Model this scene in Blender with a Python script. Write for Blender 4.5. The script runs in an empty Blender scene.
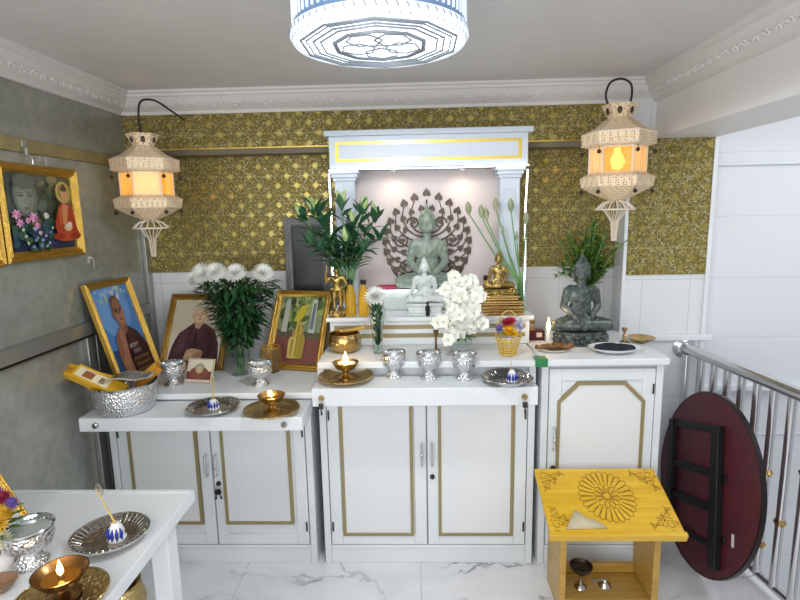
import bpy, bmesh, math, random
from mathutils import Vector, Matrix
random.seed(7)
PI = math.pi
S = bpy.context.scene
C = S.collection
# ------------------------------------------------------------------ camera
F = 530.0; EYE = 1.6; ROLL = math.radians(0.8)
cY = Vector((16/F, -88/F, 1.0)).normalized()
d0 = Vector((math.sin(ROLL), math.cos(ROLL), 0.0))
cD = (d0 - d0.dot(cY)*cY).normalized()
cX = cD.cross(cY)
def P(x, y, Y=None, Z=None, X=None):
    c = Vector(((x-400)/F, (y-300)/F, 1.0))
    a, b, d = c.dot(cX), c.dot(cY), -c.dot(cD)
    t = Y/b if Y is not None else ((Z-EYE)/d if Z is not None else X/a)
    return Vector((a*t, b*t, EYE+d*t))
def camera():
    cd = bpy.data.cameras.new('camera'); o = bpy.data.objects.new('camera', cd); C.objects.link(o)
    right = Vector((cX.x, cY.x, -cD.x)); down = Vector((cX.y, cY.y, -cD.y)); fwd = Vector((cX.z, cY.z, -cD.z))
    m = Matrix((right, -down, -fwd)).transposed().to_4x4()
    m.translation = (0, 0, EYE)
    o.matrix_world = m
    cd.sensor_width = 36; cd.lens = 36*F/800; cd.clip_start = .02
    S.camera = o
camera()
# ------------------------------------------------------------------ materials
def lin(h):
    h = h.lstrip('#'); r = []
    for i in (0, 2, 4):
        c = int(h[i:i+2], 16)/255
        r.append(c/12.92 if c <= .04045 else ((c+.055)/1.055)**2.4)
    return (*r, 1)
MC = {}
def mat(name, color, rough=.5, metal=0.0, emit=0, trans=0, ior=1.45, alpha=1, bump=None, spec=.5, vary=None, coat=0, sss=0):
    """bump=(kind,scale,strength)  vary=(color2, scale, lo, hi)"""
    if name in MC: return MC[name]
    m = bpy.data.materials.new(name); m.use_nodes = True
    n = m.node_tree.nodes; l = m.node_tree.links; b = n['Principled BSDF']
    b.inputs['Base Color'].default_value = lin(color)
    b.inputs['Roughness'].default_value = rough; b.inputs['Metallic'].default_value = metal
    b.inputs['Specular IOR Level'].default_value = spec; b.inputs['IOR'].default_value = ior
    b.inputs['Transmission Weight'].default_value = trans; b.inputs['Alpha'].default_value = alpha
    b.inputs['Coat Weight'].default_value = coat
    if sss:
        b.inputs['Subsurface Weight'].default_value = sss; b.inputs['Subsurface Scale'].default_value = .01
    if emit:
        b.inputs['Emission Color'].default_value = lin(color); b.inputs['Emission Strength'].default_value = emit
    tc = n.new('ShaderNodeTexCoord')
    if vary:
        t = n.new('ShaderNodeTexNoise'); t.inputs['Scale'].default_value = vary[1]; t.inputs['Detail'].default_value = 6
        l.new(tc.outputs['Object'], t.inputs['Vector'])
        r = n.new('ShaderNodeValToRGB'); r.color_ramp.elements[0].position = vary[2]; r.color_ramp.elements[1].position = vary[3]
        r.color_ramp.elements[0].color = lin(color); r.color_ramp.elements[1].color = lin(vary[0])
        l.new(t.outputs['Fac'], r.inputs['Fac']); l.new(r.outputs['Color'], b.inputs['Base Color'])
    if bump:
        if bump[0] == 'voronoi':
            t = n.new('ShaderNodeTexVoronoi'); out = t.outputs['Distance']
        else:
            t = n.new('ShaderNodeTexNoise'); out = t.outputs['Fac']
        t.inputs['Scale'].default_value = bump[1]
        l.new(tc.outputs['Object'], t.inputs['Vector'])
        bp = n.new('ShaderNodeBump'); bp.inputs['Strength'].default_value = bump[2]; bp.inputs['Distance'].default_value = .004
        l.new(out, bp.inputs['Height']); l.new(bp.outputs['Normal'], b.inputs['Normal'])
    MC[name] = m
    return m
def flat(color):                      # printed paint colour
    return mat('print_'+color.strip('#'), color, .35, spec=.35)

class Net:
    """small helper to write node graphs"""
    def __init__(s, name):
        s.m = bpy.data.materials.new(name); s.m.use_nodes = True
        s.n = s.m.node_tree.nodes; s.l = s.m.node_tree.links; s.b = s.n['Principled BSDF']
        s.tc = s.n.new('ShaderNodeTexCoord').outputs['Object']
    def node(s, t, ins=None, **kw):
        k = s.n.new('ShaderNode'+t)
        for a, v in kw.items(): setattr(k, a, v)
        for a, v in (ins or {}).items():
            if hasattr(v, 'is_output'): s.l.new(v, k.inputs[a])
            else: k.inputs[a].default_value = v
        return k
    def math(s, op, a, b=0.0, clamp=False):
        k = s.node('Math', {0: a, 1: b}, operation=op); k.use_clamp = clamp; return k.outputs[0]
    def ramp(s, fac, stops, const=False):
        k = s.n.new('ShaderNodeValToRGB'); s.l.new(fac, k.inputs['Fac']); r = k.color_ramp
        if const: r.interpolation = 'CONSTANT'
        while len(r.elements) < len(stops): r.elements.new(.5)
        for e, (p, c) in zip(r.elements, stops): e.position = p; e.color = lin(c)
        return k.outputs['Color']
    def mix(s, fac, a, b, mode='MIX'):
        k = s.n.new('ShaderNodeMix'); k.data_type = 'RGBA'; k.blend_type = mode
        for i, v in ((0, fac), (6, a), (7, b)):
            if hasattr(v, 'is_output'): s.l.new(v, k.inputs[i])
            else: k.inputs[i].default_value = v
        return k.outputs[2]
    def bump(s, h, st=.5, dist=.004):
        k = s.node('Bump', {'Strength': st, 'Distance': dist, 'Height': h}); s.l.new(k.outputs[0], s.b.inputs['Normal'])
    def set(s, **kw):
        for a, v in kw.items():
            a = a.replace('_', ' ')
            if hasattr(v, 'is_output'): s.l.new(v, s.b.inputs[a])
            else: s.b.inputs[a].default_value = v

def gold_tile_mat():
    g = Net('embossed_gold_tile')
    sp = g.node('SeparateXYZ', {0: g.tc}); x, z = sp.outputs[0], sp.outputs[2]
    wob = g.node('TexNoise', {'Vector': g.tc, 'Scale': 40.0, 'Detail': 2.0})
    dv = g.node('VectorMath', {0: wob.outputs['Color'], 'Scale': .012}, operation='SCALE').outputs[0]
    pv = g.node('VectorMath', {0: g.tc, 1: dv}, operation='ADD').outputs[0]
    s = .05
    def cell(op):
        u = g.math('MULTIPLY', g.math(op, x, z), 1/s)
        return g.math('ABSOLUTE', g.math('SUBTRACT', g.math('FRACT', u), .5)), g.math('FLOOR', u)
    (a, ia), (b, ib) = cell('ADD'), cell('SUBTRACT')
    r = g.math('SQRT', g.math('ADD', g.math('MULTIPLY', a, a), g.math('MULTIPLY', b, b)))
    lat = g.math('GREATER_THAN', g.math('MAXIMUM', a, b), .455)
    rose = g.math('LESS_THAN', g.math('ABSOLUTE', g.math('SUBTRACT', r, .31)), .035)
    core = g.math('LESS_THAN', r, .12)
    odd = g.math('MULTIPLY', g.math('LESS_THAN', g.math('MODULO', g.math('ADD', g.math('ABSOLUTE', ia), .25), 2.0), 1.0), g.math('LESS_THAN', g.math('MODULO', g.math('ADD', g.math('ABSOLUTE', ib), .25), 2.0), 1.0))
    med = g.math('MULTIPLY', odd, g.math('LESS_THAN', g.math('MAXIMUM', a, b), .36))
    vor = g.node('TexVoronoi', {'Vector': pv, 'Scale': 120.0}, feature='DISTANCE_TO_EDGE').outputs['Distance']
    fil = g.math('SUBTRACT', 1.0, g.math('MULTIPLY', vor, 5.5, True), True)
    gl = g.node('TexNoise', {'Vector': g.tc, 'Scale': 90.0, 'Detail': 1.0}).outputs['Fac']
    glm = g.math('MULTIPLY', g.math('SUBTRACT', gl, .45), 7.0, True)  # noise mask paints bright glints into the tile colour
    line = g.math('MAXIMUM', g.math('MULTIPLY', g.math('MAXIMUM', lat, rose), .8), fil)
    h = g.math('MAXIMUM', g.math('MULTIPLY', line, g.math('ADD', .38, g.math('MULTIPLY', glm, .62))), g.math('MULTIPLY', core, .5))
    h = g.math('MAXIMUM', g.math('MULTIPLY', h, g.math('SUBTRACT', 1.0, g.math('MULTIPLY', med, .75))), g.math('MULTIPLY', med, .42))
    col = g.ramp(h, [(0.02, '#73662e'), (.3, '#95853f'), (.55, '#beae60'), (.9, '#faf2cc')])
    br = g.node('TexBrick', {'Vector': g.node('CombineXYZ', {0: x, 1: z}).outputs[0], 'Scale': 1.0, 'Mortar Size': .0012, 'Brick Width': .3, 'Row Height': .2})
    br.offset = 0
    col = g.mix(br.outputs['Fac'], col, lin('#c9bd8c'))
    g.set(Base_Color=col, Metallic=.5, Roughness=.27)
    g.bump(h, .9, .006)
    return g.m
def wall_tile_mat(name, bw, bh, base, joint, amp=.0):
    g = Net(name)
    sp = g.node('SeparateXYZ', {0: g.tc})
    u = g.math('ADD', sp.outputs[0], sp.outputs[1])
    br = g.node('TexBrick', {'Vector': g.node('CombineXYZ', {0: u, 1: sp.outputs[2]}).outputs[0], 'Scale': 1.0, 'Mortar Size': .0018, 'Brick Width': bw, 'Row Height': bh,
                             'Color1': lin(base), 'Color2': lin(base), 'Mortar': lin(joint)})
    br.offset = 0
    no = g.node('TexNoise', {'Vector': g.tc, 'Scale': 5.0, 'Detail': 4.0}).outputs['Fac']
    col = g.mix(g.math('MULTIPLY', no, .12), br.outputs['Color'], lin('#c6ccd0'))
    g.set(Base_Color=col, Roughness=.2)
    wv = g.node('TexWave', {'Vector': g.tc, 'Scale': 18.0, 'Distortion': 2.0, 'Detail': 1.0}).outputs['Fac']
    g.bump(g.math('SUBTRACT', g.math('MULTIPLY', wv, amp), br.outputs['Fac']), .3, .003)
    return g.m
def marble_mat():
    g = Net('white_marble_floor')
    n1 = g.node('TexNoise', {'Vector': g.tc, 'Scale': 1.6, 'Detail': 6.0, 'Roughness': .55})
    dv = g.node('VectorMath', {0: n1.outputs['Color'], 'Scale': .55}, operation='SCALE').outputs[0]
    pv = g.node('VectorMath', {0: g.tc, 1: dv}, operation='ADD').outputs[0]
    pm = g.node('Mapping', {'Vector': pv, 'Rotation': (0, 0, .7), 'Scale': (1.0, 2.4, 1)}).outputs[0]
    n2 = g.node('TexNoise', {'Vector': pm, 'Scale': 2.0, 'Detail': 3.0}).outputs['Fac']
    v = g.math('ABSOLUTE', g.math('SUBTRACT', n2, .5))
    vein = g.math('SUBTRACT', 1.0, g.math('MULTIPLY', v, 60.0, True), True)
    mask = g.node('TexNoise', {'Vector': g.tc, 'Scale': 2.6, 'Detail': 2.0}).outputs['Fac']
    mk = g.math('MULTIPLY', g.math('SUBTRACT', mask, .40), 5.0, True)
    vein = g.math('MULTIPLY', vein, mk)
    soft = g.math('MULTIPLY', g.math('SUBTRACT', 1.0, g.math('MULTIPLY', v, 9.0, True)), .3)
    col = g.mix(soft, lin('#e8e9ec'), lin('#c3c5cb'))
    col = g.mix(vein, col, lin('#8d8f95'))
    br = g.node('TexBrick', {'Vector': g.tc, 'Scale': 1.0, 'Mortar Size': .0016, 'Brick Width': .8, 'Row Height': .8})
    br.offset = 0
    col = g.mix(br.outputs['Fac'], col, lin('#b5b7bb'))
    g.set(Base_Color=col, Roughness=.12)
    return g.m
def ceiling_mat():
    g = Net('painted_ceiling')
    st = g.node('Mapping', {'Vector': g.tc, 'Scale': (2, 14, 2)}).outputs[0]
    n = g.node('TexNoise', {'Vector': st, 'Scale': 3.0, 'Detail': 4.0}).outputs['Fac']
    col = g.mix(n, lin('#d9d8d7'), lin('#cecccb'))
    g.set(Base_Color=col, Roughness=.45)
    g.bump(n, .25, .004)
    return g.m
def frost_mat():
    g = Net('patterned_grey_glass')
    v = g.node('TexVoronoi', {'Vector': g.tc, 'Scale': 26.0})
    n = g.node('TexNoise', {'Vector': g.tc, 'Scale': 3.0, 'Detail': 5.0}).outputs['Fac']
    col = g.ramp(n, [(.3, '#85897f'), (.7, '#9fa19a')])
    col = g.mix(g.math('MULTIPLY', v.outputs['Distance'], .55), col, lin('#b0b2ab'))
    g.set(Base_Color=col, Roughness=.22, Metallic=.25)
    g.bump(v.outputs['Distance'], .25, .003)
    return g.m
def wood_mat(name, c1, c2, rough=.3):
    g = Net(name)
    mp = g.node('Mapping', {'Vector': g.tc, 'Scale': (1.2, 14, 14)}).outputs[0]
    n = g.node('TexNoise', {'Vector': mp, 'Scale': 3.5, 'Detail': 5.0, 'Distortion': .6}).outputs['Fac']
    g.set(Base_Color=g.ramp(n, [(.3, c1), (.7, c2)]), Roughness=rough, Coat_Weight=.2)
    g.bump(n, .1, .002)
    return g.m
def stone_mat(name, stops, scale, rough):
    g = Net(name)
    n = g.node('TexNoise', {'Vector': g.tc, 'Scale': scale, 'Detail': 8.0, 'Roughness': .65, 'Distortion': .8}).outputs['Fac']
    g.set(Base_Color=g.ramp(n, stops), Roughness=rough)
    return g.m
def weave_mat(name, c1, c2, scale):
    """knitted rattan: little dark openings between pale strands"""
    g = Net(name)
    v = g.node('TexVoronoi', {'Vector': g.tc, 'Scale': scale, 'Randomness': .25}).outputs['Distance']
    hole = g.math('LESS_THAN', v, .30)
    g.set(Base_Color=g.mix(hole, lin(c1), lin(c2)), Roughness=.75)
    g.bump(v, .6, .003)
    return g.m
def glow_panel(name, col, tcol):
    g = Net(name)
    wv = g.node('TexWave', {'Vector': g.node('Mapping', {'Vector': g.tc, 'Scale': (1, 1, .1)}).outputs[0], 'Scale': 60.0, 'Distortion': .5}).outputs['Fac']
    c = g.mix(wv, lin(col), lin(tcol))
    t = g.node('BsdfTranslucent', {'Color': c}); d = g.node('BsdfDiffuse', {'Color': c})
    mx = g.node('MixShader', {0: .65, 1: d.outputs[0], 2: t.outputs[0]})
    g.l.new(mx.outputs[0], g.n['Material Output'].inputs['Surface'])
    return g.m

M = dict(
 white=mat('white_lacquer', '#e6ebee', .42, vary=('#dde3e7', 4, .3, .7)),
 altar=mat('altar_grey_white', '#ccd6e1', .45),
 niche=mat('niche_back', '#e4dad9', .5),
 panel=mat('white_panel', '#e4e6e8', .3),
 plaster=mat('white_plaster', '#e6e5e4', .55),
 cornice=mat('plaster_cornice', '#dcd9d7', .5),
 trimgold=mat('matt_gold_trim', '#9a8d64', .4, .25),
 shinegold=mat('bright_gold_inlay', '#d8bd5c', .28, .75),
 gold=mat('gilded_frame', '#c6a04a', .3, .8, bump=('voronoi', 160, .5)),
 goldold=mat('antique_gold_frame', '#a5803c', .35, .8, bump=('voronoi', 130, .6)),
 statuegold=mat('gilt_bronze', '#b8a164', .32, .9, vary=('#87703a', 40, .4, .7)),
 brass=mat('brass', '#c9ab70', .24, 1, vary=('#a98a50', 18, .4, .75)),
 brassdark=mat('worn_brass', '#93734a', .28, 1, vary=('#795a34', 14, .4, .75)),
 brasstray=mat('embossed_brass', '#c6ad78', .28, 1, bump=('voronoi', 90, .7)),
 silver=mat('embossed_silver', '#dee0e2', .22, .95, bump=('voronoi', 120, 1.0)),
 silverrim=mat('polished_silver', '#dfe1e3', .12, 1),
 tin=mat('tarnished_silver', '#b3afa9', .2, 1, bump=('voronoi', 60, .5)),
 chrome=mat('chrome', '#cfd0d2', .2, .9),
 alu=mat('aluminium', '#a8aaa6', .35, .7),
 alugold=mat('gold_rail', '#a89a6c', .4, .5, vary=('#8f8868', 9, .4, .7)),
 black=mat('black_metal', '#0c0c0e', .45),
 darkgap=mat('dark_shadow_gap', '#2b3138', .6),
 maroon=mat('maroon_laminate', '#5a2029', .4, vary=('#4b1a24', 30, .35, .7)),
 edge=mat('dark_edge_band', '#1b1418', .3),
 jade=stone_mat('grey_green_stone', [(.3, '#66766c'), (.5, '#869688'), (.7, '#aab6a9')], 26, .35),
 marble=stone_mat('pale_marble', [(.3, '#c3ccca'), (.6, '#dbe2e0'), (.8, '#e8edec')], 12, .3),
 serp=stone_mat('dark_green_marble', [(.32, '#252d2b'), (.5, '#475250'), (.63, '#67726f'), (.78, '#a5aeab')], 24, .25),
 darkleaf=mat('dark_green_leaf', '#21472a', .4, vary=('#2f5c30', 12, .35, .7)),
 lilyleaf=mat('lily_leaf', '#2b5439', .35, vary=('#3f6f48', 9, .35, .7)),
 bud=mat('pale_green_bud', '#9ab270', .45, vary=('#c8cf9a', 20, .4, .7)),
 lotus=mat('lotus_bud', '#8a9a76', .5, vary=('#b5a98f', 30, .4, .7)),
 stem=mat('green_stem', '#6f9a62', .5),
 brightleaf=mat('fresh_leaf', '#3f6a22', .45, vary=('#6d8f2e', 14, .35, .7)),
 petal=mat('white_petal', '#eef0ea', .6, sss=.1),
 petal2=mat('cream_white_petal', '#e6e9da', .6, vary=('#f1f2ec', 30, .35, .65)),
 glass=mat('clear_glass', '#f2fafa', .02, trans=1, ior=1.3),
 water=mat('vase_water', '#dde4e4', .06, .6),
 amber=mat('amber_bottle', '#f7c840', .12, trans=.55, ior=1.33),
 amberglass=mat('amber_glass_cup', '#ecd9a4', .04, trans=.92, ior=1.3),
 flame=mat('flame', '#ffd27a', emit=9),
 wax=mat('white_wax', '#ece8e0', .5, sss=.3),
 iron=mat('dark_bronze', '#4a4038', .42, .8),
 halo=mat('bronze_bodhi_metal', '#4f463d', .4, .6),
 cord=mat('black_cord', '#17171a', .5),
 blue=mat('cobalt_glaze', '#2c3f9e', .2),
 porcelain=mat('white_porcelain', '#e9ebee', .15),
 incense=mat('yellow_incense', '#cdb45a', .7),
 ash=mat('incense_ash', '#8d8a80', .9),
 cloth=mat('dark_navy_cloth', '#1f2430', .8),
 pink=mat('pink_cushion', '#b03a58', .7),
 yellowwood=wood_mat('yellow_varnished_wood', '#cf9f18', '#e2b92e'),
 wood=wood_mat('pale_pine_wood', '#ad873c', '#c4a052', .4),
 carve=mat('carved_groove', '#6d4a12', .7),
 rattan=weave_mat('knitted_rattan', '#ecd6b4', '#8f6645', 105.0),  # cream rattan, its colour warmed to suggest the lantern's glow
 rattanplain=mat('rattan_strand', '#e2d6c4', .7),
 bead=mat('dark_bead', '#2a1a16', .4),
 shade=glow_panel('woven_thread_panel', '#f6efe4', '#e9dcc8'),
 shadeyellow=glow_panel('yellow_glow_panel', '#f7dc98', '#ecc264'),  # bulb glow put into the yellow of alternate panels
 bulb=mat('warm_bulb', '#ffc860', emit=7),
 led=mat('led_strip', '#eef6ff', emit=5),
 spot=mat('warm_downlight', '#ffd9a8', emit=8),
 lampglow=mat('lamp_diffuser', '#eef5ff', emit=1.6),
 crystal=mat('crystal_band', '#e6f0fb', .1, emit=.45),
 lampline=mat('lamp_grey_line', '#8c949c', .4, .3),
 lampbody=mat('lamp_housing', '#86a6cf', .3, .2),
 oil=mat('lamp_oil', '#7a5a26', .06, .6),
 underside=mat('brown_soffit_strip', '#6d6553', .5),
 green=mat('green_tape', '#2d7f4c', .5),
 paper=mat('aged_paper', '#cfc3a4', .8),
 goldtile=gold_tile_mat(), tile=wall_tile_mat('white_wall_tile', .24, .31, '#dfe2e5', '#c2c6c9', .0),
 tile2=wall_tile_mat('white_relief_tile', .6, .31, '#dfe3e7', '#ccd2d6', .06),
 floor=marble_mat(), ceiling=ceiling_mat(), frost=frost_mat(),
)
# ------------------------------------------------------------------ mesh builder
class MB:
    def __init__(s, M0=None): s.v = []; s.f = []; s.fm = []; s.mats = []; s.k = 0; s.M = M0 or Matrix()
    def use(s, m):
        if m not in s.mats: s.mats.append(m)
        s.k = s.mats.index(m); return s
    def add(s, vs, fs):
        o = len(s.v); s.v += [s.M @ Vector(v) for v in vs]
        for f in fs: s.f.append([o+i for i in f]); s.fm.append(s.k)
        return s
    def box(s, x0, x1, y0, y1, z0, z1):
        vs = [(x, y, z) for z in (z0, z1) for y in (y0, y1) for x in (x0, x1)]
        return s.add(vs, [(0, 2, 3, 1), (4, 5, 7, 6), (0, 1, 5, 4), (2, 6, 7, 3), (0, 4, 6, 2), (1, 3, 7, 5)])
    def lathe(s, prof, n=32, c=(0, 0, 0), ph=0, sx=1, sy=1, close=False):
        vs = []; fs = []; rows = []
        for r, z in prof:
            if r <= 1e-6: rows.append([len(vs)]); vs.append((c[0], c[1], c[2]+z))
            else:
                rows.append(list(range(len(vs), len(vs)+n)))
                for i in range(n):
                    a = ph+2*PI*i/n; vs.append((c[0]+r*math.cos(a)*sx, c[1]+r*math.sin(a)*sy, c[2]+z))
        pairs = list(zip(rows, rows[1:]))
        if close: pairs.append((rows[-1], rows[0]))
        for A, B in pairs:
            for i in range(n):
                j = (i+1) % n
                if len(A) == 1 and len(B) == 1: continue
                if len(A) == 1: fs.append((A[0], B[j], B[i]))
                elif len(B) == 1: fs.append((A[i], A[j], B[0]))
                else: fs.append((A[i], A[j], B[j], B[i]))
        return s.add(vs, fs)
    def ell(s, c, r, nu=16, nv=10):
        if isinstance(r, (int, float)): r = (r, r, r)
        pr = [(math.sin(PI*i/nv), -math.cos(PI*i/nv)) for i in range(nv+1)]
        pr[0] = (0, -1); pr[-1] = (0, 1)
        M0 = s.M; s.M = M0 @ Matrix.Translation(c) @ Matrix.Diagonal((*r, 1)); s.lathe(pr, nu); s.M = M0
        return s
    def tube(s, pts, r, n=8, closed=False):
        pts = [Vector(p) for p in pts]; m = len(pts)
        rs = r if isinstance(r, (list, tuple)) else [r]*m
        vs = []; fs = []; up = None
        for i, p in enumerate(pts):
            if closed: d = pts[(i+1) % m]-pts[i-1]
            else: d = pts[min(i+1, m-1)]-pts[max(i-1, 0)]
            if d.length < 1e-9: d = Vector((0, 0, 1))
            d.normalize()
            if up is None: up = Vector((0, 0, 1)) if abs(d.z) < .9 else Vector((1, 0, 0))
            u = (up-up.dot(d)*d)
            if u.length < 1e-6: u = d.orthogonal()
            u.normalize(); w = d.cross(u); up = u
            for k in range(n):
                a = 2*PI*k/n; vs.append(p+rs[i]*(math.cos(a)*u+math.sin(a)*w))
        for i in range(m if closed else m-1):
            for k in range(n):
                j = (i+1) % m; fs.append((i*n+k, i*n+(k+1) % n, j*n+(k+1) % n, j*n+k))
        if not closed: fs.append(tuple(range(n-1, -1, -1))); fs.append(tuple(range((m-1)*n, m*n)))
        return s.add(vs, fs)
    def prism(s, poly, z0, z1):
        n = len(poly); vs = [(x, y, z0) for x, y in poly]+[(x, y, z1) for x, y in poly]
        fs = [tuple(range(n-1, -1, -1)), tuple(range(n, 2*n))]+[(i, (i+1) % n, n+(i+1) % n, n+i) for i in range(n)]
        return s.add(vs, fs)
    def leaf(s, p, d, L, W, droop=.3, n=5, fold=.25, tip=.9):
        p = Vector(p); d = Vector(d).normalized(); up = Vector((0, 0, 1))
        sd = d.cross(up)
        if sd.length < .05: sd = Vector((random.uniform(-1, 1), random.uniform(-1, 1), 0))
        sd.normalize(); nn = sd.cross(d)
        vs = []; fs = []
        for i in range(n+1):
            t = i/n; q = p+d*(t*L)-Vector((0, 0, 1))*(droop*L*t*t)
            w = W*.5*(math.sin(PI*min(1, max(.04, t**tip))) if 0 < i < n else .06)
            vs += [q-sd*w+nn*w*fold, q, q+sd*w+nn*w*fold]
        for i in range(n):
            a = 3*i; fs += [(a, a+1, a+4, a+3), (a+1, a+2, a+5, a+4)]
        return s.add(vs, fs)
    def build(s, name, parent=None, bevel=0, sharp=38, seg=2):
        me = bpy.data.meshes.new(name); me.from_pydata([tuple(v) for v in s.v], [], s.f)
        for m in s.mats: me.materials.append(m)
        me.polygons.foreach_set('material_index', s.fm)
        me.update()
        bm = bmesh.new(); bm.from_mesh(me); bmesh.ops.recalc_face_normals(bm, faces=bm.faces); bm.to_mesh(me); bm.free()
        me.polygons.foreach_set('use_smooth', [True]*len(me.polygons))
        me.set_sharp_from_angle(angle=math.radians(sharp))
        o = bpy.data.objects.new(name, me); C.objects.link(o)
        if parent: o.parent = parent
        if bevel:
            b = o.modifiers.new('bevel', 'BEVEL'); b.width = bevel; b.segments = seg; b.limit_method = 'ANGLE'; b.angle_limit = .6
            b.harden_normals = False
        return o
def B(m): return MB().use(m)
def thing(name, label, cat, loc=(0, 0, 0), rz=0, group=None, mw=None):
    o = bpy.data.objects.new(name, None); C.objects.link(o); o.empty_display_size = .05
    if mw is not None: o.matrix_world = mw
    else: o.location = loc; o.rotation_euler = (0, 0, rz)
    return tag(o, label, cat, group)
def tag(o, label, cat, group=None):
    o['label'] = label; o['category'] = cat
    if group: o['group'] = group
    return o
def at(o, loc, rz=0): o.location = loc; o.rotation_euler = (0, 0, rz); return o
def struct(o): o['kind'] = 'structure'; return o
def kids(o): return [c for c in C.objects if c.parent == o]
def dup(o, loc, rz=0, label=None):
    def cp(a, par):
        c = a.copy(); C.objects.link(c); c.parent = par
        for k in kids(a): cp(k, c)
        return c
    ks = cp(o, None); ks.location = loc; ks.rotation_euler = (0, 0, rz)
    if label: ks['label'] = label
    return ks
def ring(n, r, z=0, ph=0, c=(0, 0)): return [(c[0]+r*math.cos(ph+2*PI*i/n), c[1]+r*math.sin(ph+2*PI*i/n), z) for i in range(n)]
# one continuous figure: rounded volumes fused and smoothed
def figure(name, blobs, m, parent, voxel, scale=1.0, smooth=2, seed=None):
    bm = bmesh.new()
    for b in blobs:
        t = bmesh.new()
        if b[0] == 'e':
            bmesh.ops.create_icosphere(t, subdivisions=3, radius=1)
            rot = b[3] if len(b) > 3 else Matrix()
            bmesh.ops.transform(t, matrix=Matrix.Translation(b[1]) @ rot @ Matrix.Diagonal((*b[2], 1)), verts=t.verts)
        else:
            for p, r in ((b[1], b[3]), (b[2], b[4])):
                bmesh.ops.create_icosphere(t, subdivisions=2, radius=r, matrix=Matrix.Translation(p))
            h = bmesh.ops.convex_hull(t, input=t.verts)
            bmesh.ops.delete(t, geom=[g for g in h['geom_interior'] if isinstance(g, bmesh.types.BMVert)], context='VERTS')
        tm = bpy.data.meshes.new('t'); t.to_mesh(tm); t.free(); bm.from_mesh(tm); bpy.data.meshes.remove(tm)
    bmesh.ops.scale(bm, vec=(scale,)*3, verts=bm.verts)
    me = bpy.data.meshes.new(name); bm.to_mesh(me); bm.free()
    o = bpy.data.objects.new(name, me); C.objects.link(o)
    r = o.modifiers.new('r', 'REMESH'); r.mode = 'VOXEL'; r.voxel_size = voxel
    if smooth:
        sm = o.modifiers.new('s', 'SMOOTH'); sm.factor = .5; sm.iterations = smooth
    dg = bpy.context.evaluated_depsgraph_get()
    nm = bpy.data.meshes.new_from_object(o.evaluated_get(dg))
    o.modifiers.clear(); o.data = nm; nm.name = name; bpy.data.meshes.remove(me)
    zmin = min(v.co.z for v in nm.vertices)
    for v in nm.vertices: v.co.z -= zmin
    nm.materials.clear(); nm.materials.append(m)
    nm.polygons.foreach_set('material_index', [0]*len(nm.polygons))
    nm.polygons.foreach_set('use_smooth', [True]*len(nm.polygons))
    o.parent = parent
    return o
# ------------------------------------------------------------------ the room
WY, WX, BY, PY, CZ = 2.84, -1.465, 2.72, 2.70, 2.20
struct(B(M['floor']).box(-1.6, 1.47, -.8, 2.95, -.12, 0).build('floor'))
struct(B(M['floor']).box(1.47, 3.4, -.8, 2.95, -1.4, -1.28).build('floor_stairwell'))
struct(B(M['ceiling']).box(-1.6, 1.3, -.8, 2.95, CZ, CZ+.08).build('ceiling'))
struct(B(M['ceiling']).box(1.3, 3.4, -.8, 2.95, 2.4, 2.48).build('ceiling_stairwell'))
struct(B(M['tile']).box(-1.6, 1.045, WY, 2.95, 0, CZ).build('wall_back'))
struct(B(M['goldtile']).box(WX, 1.045, WY-.006, WY, 1.30, 1.92).build('wall_back_gold_tiles'))
struct(B(M['goldtile']).box(WX, 1.045, BY, WY-.006, 1.935, CZ).build('wall_back_beam'))
struct(MB().use(M['underside']).box(WX, 1.045, BY-.003, WY-.006, 1.903, 1.930).use(M['shinegold']).box(WX, 1.045, BY-.006, BY, 1.930, 1.936).build('trim_1'))
pl = MB().use(M['tile']).box(1.045, 1.455, PY, 2.95, 0, CZ)
struct(pl.build('wall_pillar'))
struct(B(M['goldtile']).box(1.052, 1.452, PY-.006, PY, 1.265, 1.93).build('wall_pillar_gold_tiles'))
struct(B(M['white']).box(1.036, 1.052, PY-.01, PY, .0, 1.93).build('trim_2'))
struct(B(M['white']).box(1.448, 1.468, PY-.01, PY, -.0, 1.93).build('trim_3'))
struct(B(M['white']).box(1.052, 1.50, PY-.022, PY-.001, .925, .955).build('trim_4', bevel=.004))
struct(B(M['tile2']).box(1.455, 3.4, 2.725, 2.95, -1.4, 2.4).build('wall_right'))
for k, (z0, z1, d) in enumerate(((1.795, 1.808, .014), (.655, .685, .05), (.40, .405, .01))):
    struct(B(M['white']).box(1.47, 3.4, 2.725-d, 2.725, z0, z1).build('trim_%d' % (5+k), bevel=.004))
struct(B(M['plaster']).box(1.163, 1.46, -.8, PY-.0, 1.93, CZ+.1).build('wall_beam', bevel=.004))
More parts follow.
